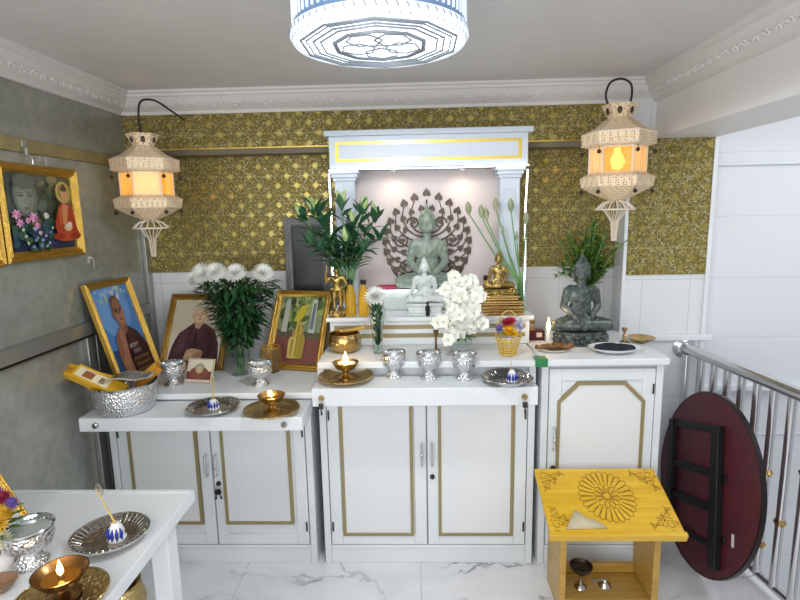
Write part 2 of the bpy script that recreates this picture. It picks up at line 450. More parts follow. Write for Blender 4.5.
def cornice(name, p, d, L, nrm):
    d = Vector(d); nv = Vector(nrm)
    Mx = Matrix((d, nv, Vector((0, 0, 1)))).transposed().to_4x4(); Mx.translation = p
    mb = MB(Mx).use(M['cornice'])
    prof = [(0, -.082), (.012, -.082), (.014, -.070), (.022, -.067), (.05, -.05), (.07, -.024), (.078, -.022), (.079, -.012), (.091, -.009), (.092, 0), (0, 0)]
    prof = [(a*1.06, b*1.22) for a, b in prof]; n = len(prof)
    vs = [(0, a, b) for a, b in prof]+[(L, a, b) for a, b in prof]
    mb.add(vs, [tuple(range(n)), tuple(range(2*n-1, n-1, -1))]+[(i, n+i, n+(i+1) % n, (i+1) % n) for i in range(n)])
    c = Vector((0, .051, -.063)); up = Vector((0, .62, .78)).normalized(); out = Vector((0, .78, -.62)).normalized()
    Lm = Matrix((Vector((1, 0, 0)), up, out)).transposed().to_4x4()
    k = 0; x = .05
    while x < L-.04:
        T = Lm.copy(); T.translation = c+Vector((x, 0, 0))
        mb.M = Mx @ T; s = 1 if k % 2 else -1
        pts = [(.015*(1-t*.075)*math.cos(t*.75), s*.015*(1-t*.075)*math.sin(t*.75), .002) for t in range(12)]
        mb.tube(pts, .0045, 5)
        for dx, dy, a in ((.024, .008*s, .5), (.030, -.006*s, -.4), (.038, .004*s, .2)):
            mb.ell((dx, dy, .001), (.008, .0045, .004), 6, 4)
        x += .055; k += 1
    mb.M = Mx
    return struct(mb.build(name))
cornice('trim_8', (WX, BY, CZ), (1, 0, 0), 1.163-WX, (0, -1, 0))
cornice('trim_9', (WX, -.6, CZ), (0, 1, 0), BY+.6, (1, 0, 0))
cornice('trim_10', (1.163, -.6, CZ), (0, 1, 0), BY+.6-.0, (-1, 0, 0))
# left partition of grey glass in aluminium frames
struct(B(M['frost']).box(WX-.13, WX, -.8, 2.95, 0, CZ).build('wall_left'))
zr, zl = 1.6+.256*1.07, 1.6-.446*1.07
struct(B(M['alugold']).box(WX, WX+.018, -.7, 2.60, zr-.028, zr+.022).build('trim_11', bevel=.003))
tb = MB().use(M['alu']).box(WX, WX+.03, -.7, 2.28, zl-.028, zl+.028).use(M['black']).box(WX, WX+.034, -.7, 2.28, zl-.036, zl-.028)
struct(tb.build('trim_12', bevel=.003))
for k, (y0, y1, z0, z1) in enumerate(((2.215, 2.275, 0, zl-.036), (2.79, 2.835, 0, 1.92), (2.28, 2.33, 0, 1.14), (2.33, 2.79, 1.09, 1.14), (1.86, 1.875, zr+.03, 2.09))):
    struct(B(M['alu']).box(WX, WX+.022, y0, y1, z0, z1).build('trim_%d' % (13+k), bevel=.003))
hk = thing('wall_hook', 'small white hook clipped to the gold rail above the painting', 'hook', (WX+.019, 1.98, zr-.02))
B(M['alu']).box(0, .008, -.014, .014, .008, .036).box(.002, .014, -.005, .005, -.02, .008).build('clip', hk, bevel=.002)
B(M['chrome']).tube([(.012, 0, -.02), (.03, 0, -.03), (.03, 0, -.05), (.016, 0, -.055)], .003).build('hook', hk)
# ------------------------------------------------------------------ cabinets
def door(par, x0, x1, z0, z1, gold, hx, octa=0, hinge=1):
    """framed door with a sunk panel and a gold line; local front at y=0"""
    st = .052
    d = B(M['white']).box(x0, x1, .004, .022, z0, z1)
    for a in ((x0, x0+st, z0, z1), (x1-st, x1, z0, z1), (x0+st, x1-st, z0, z0+st), (x0+st, x1-st, z1-st, z1)): d.box(a[0], a[1], -.004, .004, a[2], a[3])
    dr = d.build('door', par, bevel=.0025)
    gx0, gx1, gz0, gz1 = gold; w = .014
    g = MB().use(M['trimgold'])
    def path(o):
        a, b, c, e = gx0+o, gx1-o, gz0+o, gz1-o
        if not octa: return [(a, c), (b, c), (b, e), (a, e)]
        k = octa-o*.4
        return [(a, c+k), (a+k, c), (b-k, c), (b, c+k), (b, e-k), (b-k, e), (a+k, e), (a, e-k)]
    A, Bq = path(0), path(w); n = len(A)
    vs = [(x, -.009, z) for x, z in A]+[(x, -.009, z) for x, z in Bq]+[(x, .006, z) for x, z in A]+[(x, .006, z) for x, z in Bq]
    fs = []
    for i in range(n):
        j = (i+1) % n
        fs += [(i, j, n+j, n+i), (2*n+i, i, j, 2*n+j), (n+i, n+j, 3*n+j, 3*n+i)]
        fs = [tuple(f) for f in fs]
    g.add(vs, fs); go = g.build('gold_trim', dr)
    pn = B(M['panel']).prism([(x, z) for x, z in path(w)], -.0045, -.003)
    for i, v in enumerate(pn.v): pn.v[i] = Vector((v.x, v.z, v.y))
    pn.build('panel', dr)
    zc = z0+(z1-z0)*.62
    B(M['chrome']).tube([(hx, -.004, zc-.05), (hx, -.03, zc-.05), (hx, -.03, zc+.05), (hx, -.004, zc+.05)], .0045).ell((hx, -.03, zc), (.007, .007, .012)).build('handle', dr)
    hz = x1-.008 if hinge > 0 else x0+.008
    for z in (z0+.09, z1-.09):
        B(M['iron']).tube([(hz, -.008, z-.022), (hz, -.008, z+.022)], .004).build('hinge', dr)
    return dr
def lock(par, x, y, z, m='iron', r=.011):
    L = MB(Matrix.Translation((x, y, z)) @ Matrix.Rotation(PI/2, 4, 'X')).use(M[m]).lathe([(0, -.004), (r, -.004), (r, .006), (r*.8, .009), (0, .009)], 16)
    return L.use(M['black']).box(-.001, .001, -.005, .005, .009, .0095).build('lock', par)
def cabinet(name, label, cx, w, zt, thick, slab, tray, golds, octa=0, yf=2.22, dtop=None):
    t = thing(name, label, 'cabinet', (cx, yf, 0))
    h = w/2
    B(M['white']).box(-h, h, .024, .57, .0, zt-thick-.001).box(-h, -h+.03, -.003, .024, 0, zt-thick-.001).box(h-.03, h, -.003, .024, 0, zt-thick-.001).box(-h+.03, h-.03, .0, .024, .0, .078).box(-h+.03, h-.03, -.006, .024, .078, .092).build('body', t, bevel=.003)
    B(M['white']).box(slab[0]-cx, slab[1]-cx, -.03, .575, zt-thick, zt).build('worktop', t, bevel=.005)
    zd = dtop or zt-thick-.02
    x0, x1 = -h+.034, h-.034
    if len(golds) == 2:
        a = door(t, x0, -.003, .096, zd, golds[0], -.022, hinge=-1); b = door(t, .003, x1, .096, zd, golds[1], .022)
        lock(b, .024, -.005, .40 if zt < .9 else .43)
    else:
        b = door(t, x0, x1, .096, zd, golds[0], x0+.022, octa); lock(b, x0+.024, -.005, .47)
    if tray:
        tr = B(M['white']).box(tray[0]-cx, tray[1]-cx, tray[2]-yf, -.008, tray[3], tray[4]).build('pull_out_tray', t, bevel=.004)
        for x in tray[5]: lock(tr, x-cx, tray[2]-yf-.004, (tray[3]+tray[4])/2, 'tin' if zt < .9 else 'brass', .012)
    return t
cabL = cabinet('low_cabinet', 'white lower cabinet on the left with a pulled-out tray, two doors and hanging keys', -.9375, .919, .835, .028, (-1.42, -.452),
    (-1.381, -.467, 2.0, .742, .80, (-1.31, -.54)), ((-.375, -.06, .198, .725), (.045, .36, .198, .725)), dtop=.735)
cabM = cabinet('altar_cabinet', 'wide white middle cabinet with two gold-lined doors standing below the lit altar', .033, .948, .97, .030, (-.434, .517),
    (-.434, .480, 2.05, .823, .90, (-.395, .425)), ((-.385, -.062, .14, .80), (.05, .385, .14, .80)), dtop=.812)
cabR = cabinet('side_cabinet', 'narrow white cabinet behind the yellow stand, one door with cut-corner gold line', .791, .518, .972, .030, (.524, 1.062),
    None, ((-.19, .185, .14, .865),), .085)
# keys hanging from the locks
def keyring(loc, label, n, m):
    t = thing('key_bunch', label, 'keys', loc, group=None)
    B(M['chrome']).tube([(.008*math.cos(a*PI/8), 0, -.008+.008*math.sin(a*PI/8)) for a in range(16)], .0012, 6, True).build('ring', t)
    for k in range(n):
        MB(Matrix.Rotation((k-.5*(n-1))*.35, 4, 'Y')).use(m).lathe([(0, 0)], 3) if False else None
        mb = MB(Matrix.Translation((0, -.003*k, -.014)) @ Matrix.Rotation((k-.5*(n-1))*.5, 4, 'Y')).use(m)
        mb.box(-.010, .010, -.0012, .0012, -.026, -.002).box(-.003, .003, -.001, .001, -.052, -.026).box(.003, .006, -.001, .001, -.05, -.04)
        mb.build('key', t, bevel=.001)
keyring((-.9375+.024, 2.2, .395), 'black-headed keys hanging from the lock of the left lower cabinet', 2, M['black'])
keyring((-.395, 2.034, .8595), 'small dark key hanging from the left lock of the middle tray', 1, M['iron'])
keyring((.425, 2.034, .8595), 'small dark key hanging from the right lock of the middle tray', 1, M['iron'])
gt = B(M['green']).box(-.026, .026, 0, .05, -.0, .0035).box(-.026, .026, -.0035, 0, -.032, .0035).build('green_tape')
gt.location = (.522, 2.187, .9735); tag(gt, 'green strip of tape folded over the worktop joint beside the right cabinet', 'tape')
# ------------------------------------------------------------------ altar shrine
al = thing('altar_shrine', 'white altar shrine with two columns, gold-lined lintel and glowing light strips', 'altar', (.055, 2.46, .971))
def L0(mb): mb.M = Matrix.Translation((-.055, -2.46, -.971)); return mb
st = L0(MB()).use(M['white']).box(-.42, .53, 2.475, 2.80, .971, 1.090).box(-.435, .545, 2.46, 2.805, 1.090, 1.110).build('base_step', al, bevel=.003)
for z in (1.060, 1.018):
    L0(MB()).use(M['trimgold']).box(-.40, .51, 2.472, 2.476, z-.010, z+.010).build('gold_stripe', st)
def column(xc):
    c = L0(MB()).use(M['altar']).box(xc-.046, xc+.046, 2.585, 2.66, 1.150, 1.752).box(xc-.058, xc+.058, 2.573, 2.672, 1.111, 1.150)
    c.box(xc-.028, xc+.028, 2.580, 2.59, 1.20, 1.70)
    co = c.build('column', al, bevel=.003)
    L0(MB()).use(M['altar']).box(xc-.054, xc+.054, 2.577, 2.668, 1.752, 1.768).box(xc-.062, xc+.062, 2.569, 2.676, 1.768, 1.786).box(xc-.07, xc+.07, 2.561, 2.684, 1.786, 1.811).build('capital', co, bevel=.003)
    return co
column(-.339); column(.447)
L0(MB()).use(M['niche']).box(-.40, .51, 2.79, 2.805, 1.111, 1.811).box(-.40, -.385, 2.66, 2.79, 1.111, 1.811).box(.495, .51, 2.66, 2.79, 1.111, 1.811).build('back_panel', al)
en = L0(MB()).use(M['altar']).box(-.405, .525, 2.56, 2.712, 1.812, 1.955).box(-.405, .525, 2.712, 2.805, 1.812, 1.83).build('lintel', al, bevel=.002)
L0(MB()).use(M['altar']).box(-.425, .545, 2.54, 2.714, 1.955, 1.980).build('cap_moulding', en, bevel=.003)
gi = L0(MB()).use(M['shinegold'])
for a in ((-.375, .495, 1.917, 1.930), (-.375, .495, 1.838, 1.851), (-.375, -.360, 1.851, 1.917), (.480, .495, 1.851, 1.917)): gi.box(a[0], a[1], 2.556, 2.562, a[2], a[3])
gi.build('gold_inlay', en)
pf = L0(MB()).use(M['marble']).box(-.26, .33, 2.645, 2.789, 1.111, 1.165).box(-.20, .30, 2.665, 2.789, 1.165, 1.212).build('platform', al, bevel=.003)
def ledstrip(pts, name='light_strip'):
    m = L0(MB()).use(M['led']); 
    for a, b in zip(pts, pts[1:]):
        a, b = Vector(a), Vector(b); n = max(1, int((b-a).length/.0125))
        for k in range(n):
            p = a.lerp(b, (k+.5)/n); m.box(p.x-.0035, p.x+.0035, p.y-.003, p.y+.003, p.z-.0035, p.z+.0035)
    m.use(M['porcelain']).tube([Vector(p)+Vector((0, .005, 0)) for p in pts], .003, 6)
    return m.build(name, al)
ledstrip([(-.41, 2.553, 1.800), (-.25, 2.55, 1.806), (.1, 2.55, 1.802), (.53, 2.55, 1.806)])
ledstrip([(-.412, 2.575, 1.79), (-.408, 2.575, 1.60), (-.412, 2.575, 1.32), (-.405, 2.575, 1.12)])
ledstrip([(.528, 2.575, 1.79), (.520, 2.575, 1.60), (.524, 2.575, 1.32), (.518, 2.575, 1.12)])
ledstrip([(-.20, 2.658, 1.208), (.30, 2.658, 1.208)])
for x in (-.11, .235):
    d = L0(MB()).use(M['chrome']).lathe([(.028, 0), (.028, -.006), (.021, -.008), (.020, -.002)], 20, (x, 2.72, 1.811)).use(M['spot']).lathe([(0, -.003), (.02, -.003)], 20, (x, 2.72, 1.811))
    d.build('downlight', al)
# bronze bodhi tree
V_ = Vector
bt = thing('bodhi_tree_screen', 'dark bronze openwork bodhi tree of heart leaves behind the seated stone Buddha', 'ornament', (.055, 2.775, 1.2125))
br = MB().use(M['halo']); lf = MB().use(M['halo'])
br.tube([(0, 0, 0), (0, 0, .15), (0, 0, .45)], [.012, .009, .004], 8)
br.box(-.09, .09, -.012, .01, 0, .012)
def heart(x, z, s, a):
    lf.M = Matrix.Translation((x, -.002, z)) @ Matrix.Rotation(a, 4, 'Y') @ Matrix.Rotation(PI/2, 4, 'X')
    pts = []
    for k in range(16):
        t = k/16*2*PI
        hx = 16*math.sin(t)**3; hz = 13*math.cos(t)-5*math.cos(2*t)-2*math.cos(3*t)-math.cos(4*t)
        pts.append((hx*s/34, -hz*s/30+s*.08))
    lf.prism(pts, -.0012, .0012)
def outline(a):
    r = .21+.035*max(0, math.sin(a))**3
    return r
cz = .225
for side in (-1, 1):
    for q in range(11):
        a = PI/2-q*math.radians(14.5)
        if q == 0 and side == 1: continue
        r = outline(a); x = side*r*math.cos(a)*1.02; z = cz+r*math.sin(a)
        if q == 0: x = 0; z = cz+.255
        heart(x, z, .045, side*(PI/2-a)*.4)
        if q:
            r2 = r-.045; a2 = a+.06
            P0 = V_((side*.01, 0, max(.01, cz-.14+.2*math.sin(a)))); P3 = V_((x, 0, z-.012)); P1_ = P0+V_((side*.09, 0, .0)); P2_ = P3+V_((side*.03*math.sin(a+.4), 0, -.07))
            br.tube([P0*(1-u)**3+P1_*3*u*(1-u)**2+P2_*3*u*u*(1-u)+P3*u**3 for u in [k_/10 for k_ in range(11)]], [.0045-.00022*k_ for k_ in range(11)], 6)
    for rr, n, st_, s in ((.172, 8, 18, .037), (.127, 6, 25, .036)):
        for q in range(n):
            a = PI/2-math.radians(9+q*st_); heart(side*rr*math.cos(a), cz+rr*math.sin(a)*1.05, s, side*(PI/2-a)*.5+.15*side)
    for (sx, sz, sr, dr) in ((.10, .10, .045, 1), (.13, .245, .04, -1), (.07, .33, .034, 1), (.06, .03, .03, 1)):
        br.tube([(side*(sx+sr*(1-t/20)*math.cos(dr*t*.55)), 0, sz+sr*(1-t/20)*math.sin(dr*t*.55)) for t in range(16)], [.005-.0002*t for t in range(16)], 6)
lf.M = Matrix()
br.build('branches', bt); lf.build('leaves', bt)
# ------------------------------------------------------------------ statues
V = Vector
def buddha_blobs(touch=False, curls=True, flat=1.0, robe=True, slim=1.0):
    b = []
    e = lambda c, r, m=None: b.append(('e', V(c), r) if m is None else ('e', V(c), r, m))
    c = lambda p, q, r0, r1: b.append(('c', V(p), V(q), r0, r1))
    for s in (-1, 1):
        c((s*.11, .06, .11), (s*.36, -.10, .085), .105, .075)
        c((s*.36, -.11, .08), (-s*.02, -.23, .07+.02*(s+1)), .075, .05)
        e((-s*.13, -.20, .115+.02*s), (.085, .045, .03))
        c((s*.14, .03, .52), (s*.19, .02, .50), .07, .062)
        c((s*.19, .02, .50), (s*.235, .03, .31), .064, .052)
        if touch and s < 0:
            c((s*.235, .03, .31), (s*.30, -.13, .21), .05, .034)
            e((s*.315, -.165, .17), (.034, .022, .045))
            for k in range(4): c((s*(.29+.018*k), -.18, .145), (s*(.292+.019*k), -.19, .075+.006*abs(k-1.5)), .011, .008)
            c((s*.285, -.165, .17), (s*.262, -.18, .125), .012, .009)
        else:
            c((s*.235, .03, .31), (s*.10, -.16, .19), .052, .038)
            e((s*.035, -.195, .185), (.062, .035, .022))
            for k in range(4): c((s*.03, -.21+.018*k, .20), (-s*.045, -.215+.018*k, .202), .011, .009)
            c((s*.06, -.185, .20), (s*.012, -.195, .238), .012, .009)
    e((0, .05, .13), (.21, .16, .13)); e((0, .05, .28), (.155*slim, .11, .16)); e((0, .04, .44), (.175*slim, .115, .13))
    c((-.15, .035, .51), (.15, .035, .51), .07, .07)
    c((0, .03, .55), (0, .015, .66), .058, .052)
    e((0, .0, .77), (.098, .112, .118)); e((0, -.025, .715), (.076, .085, .07)); e((0, -.088, .672), (.022, .02, .014))
    e((0, .02, .885), (.06, .06, .05)); c((0, .02, .92), (0, .02, .985), .026, .010)
    for s in (-1, 1):
        e((s*.100, .012, .735), (.014, .028, .062)); e((s*.102, .008, .678), (.012, .018, .025))
        e((s*.038, -.103, .795), (.030, .010, .007), Matrix.Rotation(-s*.2, 4, 'Y')); e((s*.038, -.100, .768), (.022, .010, .008))
        e((s*.045, -.085, .72), (.03, .02, .025))
    c((0, -.108, .79), (0, -.125, .745), .008, .014); e((0, -.118, .738), (.019, .014, .010))
    e((0, -.107, .708), (.026, .010, .006)); e((0, -.103, .697), (.020, .012, .007))
    if curls:
        for i in range(6):
            ph = .25+i*.22; n = int(16*math.sin(ph+.3))+3
            for k in range(n):
                a = 2*PI*(k+.5*(i % 2))/n
                x, y, z = .1*math.sin(ph)*math.cos(a), .012+.112*math.sin(ph)*math.sin(a), .782+.118*math.cos(ph)
                if y < -.045 and z < .842: continue
                e((x, y, z), (.016, .016, .016))
    if robe:
        pts = [(.17, -.045, .565), (.12, -.085, .50), (.03, -.095, .42), (-.08, -.085, .34), (-.16, -.04, .28)]
        for p, q in zip(pts, pts[1:]): c(p, q, .016, .016)
        for dz in (0, .035): c((-.17, -.03, .24-dz), (.17, -.03, .24-dz), .012, .012)
        c((.19, -.04, .45), (.23, -.03, .27), .014, .012)
        for s in (-1, 1):
            c((s*.08, -.1, .17), (s*.33, -.17, .12), .010, .008)
    return b
def lotus_seat(mb, r, h, c=(0, 0, 0), n=14, sy=.75):
    mb.lathe([(0, 0), (r, 0), (r, h*.15), (r*.88, h*.25), (r*.84, h*.5), (r*.9, h*.8), (r*.93, h), (0, h)], 32, c, sy=sy)
    for i in range(n):
        a = 2*PI*i/n
        for zz, s in ((.62, 1), (.36, -1)):
            mb.ell((c[0]+r*.9*math.cos(a+.1*s), c[1]+r*.9*sy*math.sin(a+.1*s), c[2]+h*zz), (r*.13, r*.1, h*.22), 8, 6)
    return mb
# large stone Buddha on the platform
t = thing('buddha_statue', 'large grey-green seated stone Buddha in front of the bronze leaf screen', 'statue', (.055, 2.705, 1.2125))
o = figure('body', buddha_blobs(False), M['jade'], t, .0042, .435); o.scale = (.88, .46, 1) 
# small cushion strips beside it
for x, l in ((-.135, 'left'), (.235, 'right')):
    cs = B(M['pink']).box(-.075 if x < 0 else -.03, .03 if x < 0 else .055, -.03, .03, 0, .018).build('cushion', None, bevel=.006)
    cs.location = (x, 2.705, 1.2125); tag(cs, 'folded crimson cloth to the %s of the large seated stone Buddha' % l, 'cloth', 'crimson cloths on the altar platform')
# small pale marble Buddha
p = P(425, 317, Z=1.111)
t = thing('buddha_statue', 'small pale white marble Buddha on a square block, centre front of the altar step', 'statue', (p.x, 2.53, 1.111))
B(M['marble']).box(-.088, .088, -.05, .05, 0, .012).box(-.08, .08, -.044, .044, .012, .046).box(-.088, .088, -.05, .05, .046, .058).build('pedestal', t, bevel=.003)
o = figure('body', buddha_blobs(True, False), M['marble'], t, .003, .225); o.location = (0, .005, .057); o.scale = (1.0, .75, 1)
# little dark monk
t = thing('monk_figurine', 'tiny black robed monk figurine standing before the pale marble Buddha', 'figurine', (P(428, 319, Z=1.111).x, 2.467, 1.111))
figure('body', [('c', V((0, 0, .06)), V((0, 0, .40)), .16, .13), ('c', V((0, 0, .4)), V((0, 0, .66)), .13, .12), ('c', V((-.12, 0, .62)), V((-.13, -.1, .40)), .06, .05), ('c', V((.12, 0, .62)), V((.13, -.1, .40)), .06, .05),
    ('c', V((-.13, -.1, .4)), V((.02, -.14, .42)), .045, .035), ('c', V((.13, -.1, .4)), V((-.02, -.14, .42)), .045, .035), ('c', V((0, 0, .7)), V((0, 0, .8)), .05, .05), ('e', V((0, -.01, .89)), (.085, .095, .11)), ('e', V((0, -.1, .88)), (.015, .02, .03)), ('e', V((-.085, 0, .87)), (.015, .03, .04)), ('e', V((.085, 0, .87)), (.015, .03, .04))], M['black'], t, .0012, .064)
# brass Buddha on stepped throne
p = P(502, 317, Z=1.111)
t = thing('buddha_statue', 'bronze-gold Buddha seated on a tall stepped golden throne at the right column', 'statue', (p.x-.004, 2.515, 1.111))
mb = MB().use(M['brass'])
for k, (w, z0, z1) in enumerate(((.114, 0, .016), (.106, .016, .03), (.112, .03, .046), (.10, .046, .058), (.108, .058, .07), (.09, .07, .082), (.098, .082, .094))): mb.box(-w, w, -w*.5, w*.45, z0, z1)
mb.build('throne', t, bevel=.004)
mb = MB().use(M['statuegold']); lotus_seat(mb, .088, .03, (0, 0, .094), 12, .62); mb.build('lotus_seat', t)
o = figure('body', buddha_blobs(True, False, slim=.95), M['statuegold'], t, .0028, .185); o.location = (0, .005, .1235); o.scale = (.95, .75, 1)
# dark green stone Buddha on the side cabinet
p = P(585, 349, Z=.973)
t = thing('buddha_statue', 'dark green mottled stone Buddha seated on the side cabinet in front of leafy plant', 'statue', (P(588, 349, Z=.973).x, 2.47, .973))
mb = MB().use(M['serp']); lotus_seat(mb, .128, .06, n=16, sy=.6); mb.build('lotus_seat', t)
o = figure('body', buddha_blobs(False, True), M['serp'], t, .0036, .372); o.location = (0, .01, .059); o.scale = (.92, .66, 1)
# gilt standing guardian
p = P(338, 318, Z=1.111)
t = thing('guardian_statue', 'gilt standing guardian figure with one arm raised, left end of the altar step', 'statue', (p.x-.006, 2.502, 1.111))
mb = MB().use(M['statuegold']); lotus_seat(mb, .039, .034, n=10, sy=1); mb.build('lotus_seat', t)
c = lambda a, b_, r, s: ('c', V(a), V(b_), r, s)
e = lambda a, r: ('e', V(a), r)
g = [c((-.07, 0, .03), (-.075, 0, .27), .04, .055), c((.07, 0, .03), (.075, 0, .27), .04, .055), e((-.075, -.04, .02), (.035, .07, .02)), e((.075, -.04, .02), (.035, .07, .02)),
     c((-.07, 0, .26), (-.06, 0, .46), .065, .08), c((.07, 0, .26), (.06, 0, .46), .065, .08), e((0, 0, .45), (.14, .10, .08)), e((0, 0, .54), (.105, .08, .10)), e((0, -.005, .65), (.135, .09, .09)),
     c((-.12, 0, .71), (.12, 0, .71), .055, .055), c((-.15, 0, .71), (-.235, -.02, .60), .05, .042), c((-.235, -.02, .60), (-.225, -.06, .80), .042, .03), e((-.222, -.065, .835), (.03, .025, .035)),
     c((-.222, -.065, .83), (-.20, -.065, .985), .014, .02), c((.15, 0, .71), (.22, 0, .56), .05, .042), c((.22, 0, .56), (.13, -.11, .50), .042, .03), e((.115, -.125, .50), (.035, .025, .028)),
     c((0, 0, .73), (0, 0, .80), .045, .045), e((0, -.01, .855), (.066, .072, .082)), e((0, -.08, .85), (.012, .016, .02)), c((0, .0, .90), (0, 0, .985), .06, .022), e((-.07, 0, .86), (.014, .02, .035)), e((.07, 0, .86), (.014, .02, .035)),
     c((-.15, .0, .44), (-.16, .02, .14), .028, .018), c((.15, .0, .44), (.16, .02, .14), .028, .018), c((-.13, -.06, .47), (.13, -.06, .47), .025, .025), c((-.1, -.075, .72), (.06, -.085, .56), .016, .016)]
for k in range(4): g.append(c((-.24+.012*k, -.085, .83), (-.235+.012*k, -.092, .86), .008, .007))
o = figure('body', g, M['statuegold'], t, .0024, .215); o.location.z = .0335
# ------------------------------------------------------------------ vessels
def thin(prof, w=.0025):
    """outer profile (bottom to rim) -> closed wall profile"""
    inner = [(max(r-w, .0), z+(w if i == 0 else 0)) for i, (r, z) in enumerate(prof)]
    return prof+[(r, z) for r, z in reversed(inner)]
def silver_cup(loc, label, r=.054, h=.112, group=None):
    t = thing('silver_offering_cup', label, 'cup', loc, group=group)
    B(M['silver']).lathe([(0, 0), (r*.68, 0), (r*.70, h*.06), (r*.5, h*.16), (r*.42, h*.28), (r*.55, h*.36)], 32).build('foot', t)
    B(M['silver']).lathe([(0, h*.345), (r*.55, h*.36), (r*.88, h*.5), (r, h*.72), (r*.98, h*.90), (r*.94, h*.90), (r*.92, h*.7), (r*.5, h*.42), (0, h*.40)], 36).build('bowl', t)
    B(M['silverrim']).lathe([(r*.93, h*.89), (r*1.03, h*.91), (r*1.05, h*.97), (r*1.0, h), (r*.94, h*.97)], 36, close=True).build('rim', t)
    B(M['water']).lathe([(0, h*.405), (r*.5, h*.425), (r*.90, h*.7), (r*.915, h*.86), (0, h*.86)], 32).build('water', t)
    return t
cg = 'silver offering cups in a row on the middle tray'
c0 = silver_cup(P(394, 377, Z=.9005), 'leftmost of the three silver cups on the middle tray, beside the brass lamp', .053, .115, cg)
dup(c0, P(429, 378, Z=.9005), .4, 'middle of the three silver cups on the middle tray')
dup(c0, P(464, 379, Z=.9005), .9, 'rightmost of the three silver cups on the middle tray, under the white orchids')
c1 = silver_cup(P(174, 385, Z=.8355), 'silver cup in front of the old monk portrait, beside the photo card', .056, .108, 'silver cups on the left cabinet')
dup(c1, P(261, 385, Z=.8355), .5, 'silver cup below the chrysanthemum vase, near the amber glass cup')
cf = silver_cup(P(32, 563, Z=.7505), 'embossed silver cup on the foreground table between the flowers and the lamp', .058, .104)
# large silver basin
t = thing('silver_bowl', 'wide embossed silver basin holding packets on the left tray', 'bowl', P(127, 409, Z=.8005))
B(M['silver']).lathe(thin([(.098, 0), (.108, .005), (.119, .03), (.1255, .075), (.126, .113)], .003)+[(0, .004), (0, 0)], 48).build('basin', t)
B(M['silverrim']).lathe([(.122, .111), (.130, .112), (.132, .118), (.128, .122), (.122, .118)], 48, close=True).build('rim', t)
bx = P(127, 409, Z=.8005)
def packet(name, label, cat, p0, p1, w, h, m, stripe, grp=None, roll=0):
    p0, p1 = V(p0), V(p1); d = (p1-p0); L = d.length; d.normalize()
    sd = d.cross(V((0, 0, 1))).normalized(); sd = Matrix.Rotation(roll, 4, d) @ sd; up = sd.cross(d)
    if up.y > -.1: sd = Matrix.Rotation(-2*roll, 4, d) @ sd; up = sd.cross(d)
    mw = Matrix((d, sd, up)).transposed().to_4x4(); mw.translation = p0
    t = thing(name, label, cat, mw=mw, group=grp)
    B(m).box(0, L, -w/2, w/2, -h/2, h/2).build('box', t, bevel=.001)
    for (a, b_, c_, d_, mm) in stripe:
        B(mm).box(a*L, b_*L, c_*w, d_*w, h/2, h/2+.0004).build('printed_panel', t)
    return t
yb = flat('#d9a92c'); yd = flat('#9c6a1c'); cr = flat('#e4d9b8'); dk = flat('#4a3f34'); gyp = flat('#b9b7ae')
packet('incense_box', 'long yellow incense box leaning out of the silver basin, farthest left', 'box', bx+V((-.03, .03, .09)), bx+V((-.27, -.01, .185)), .06, .03, yb, [(.55, .97, -.3, .3, flat('#c98b1a')), (.1, .5, -.36, .36, gyp), (.6, .9, -.1, .1, flat('#f0dc7a'))], 'incense boxes in the silver basin', .55)
packet('incense_box', 'yellow and cream incense box in the silver basin beside the newspaper', 'box', bx+V((.02, -.045, .085)), bx+V((-.165, -.06, .185)), .068, .032, yb, [(.3, .95, -.34, .34, cr), (.62, .82, -.25, .25, flat('#b5651d')), (.4, .5, -.2, .2, yd)], 'incense boxes in the silver basin', .5)
packet('incense_box', 'short orange box at the right rim of the silver basin', 'box', bx+V((.03, .05, .095)), bx+V((.115, .08, .165)), .055, .024, flat('#d08a2a'), [(.3, .95, -.34, .34, yb)], 'incense boxes in the silver basin', .4)
# folded newspaper
mb = MB().use(gyp); n = 10; vs = []; fs = []
for i in range(n+1):
    for j in range(5):
        u = i/n; vs.append((-.075+.19*u, -.075+.125*j/4, .125+.035*u+.012*math.sin(u*5)+.008*math.cos(j*1.3)))
for i in range(n):
    for j in range(4): fs.append((i*5+j, i*5+j+1, i*5+j+6, i*5+j+5))
mb.add(vs, fs)
nt = thing('folded_newspaper', 'folded grey printed newspaper lying across the top of the silver basin', 'newspaper', bx)
no = mb.build('sheet', nt); so = no.modifiers.new('t', 'SOLIDIFY'); so.thickness = .003
mb = MB().use(dk)
for i in range(11):
    u = .08+.08*i
    for (v0, v1) in ((.08, .45), (.52, .93)):
        z = lambda vv: .1265+.035*u+.012*math.sin(u*5)+.008*math.cos(vv*4*1.3)+.0015
        x = -.075+.19*u
        v1_ = v1-random.uniform(0, .12)
        mb.add([(x, -.075+.125*v0, z(v0)), (x+.006, -.075+.125*v0, z(v0)+.001), (x+.006, -.075+.125*v1_, z(v1_)+.001), (x, -.075+.125*v1_, z(v1_))], [(0, 1, 2, 3)])
pr = mb.build('print', nt)
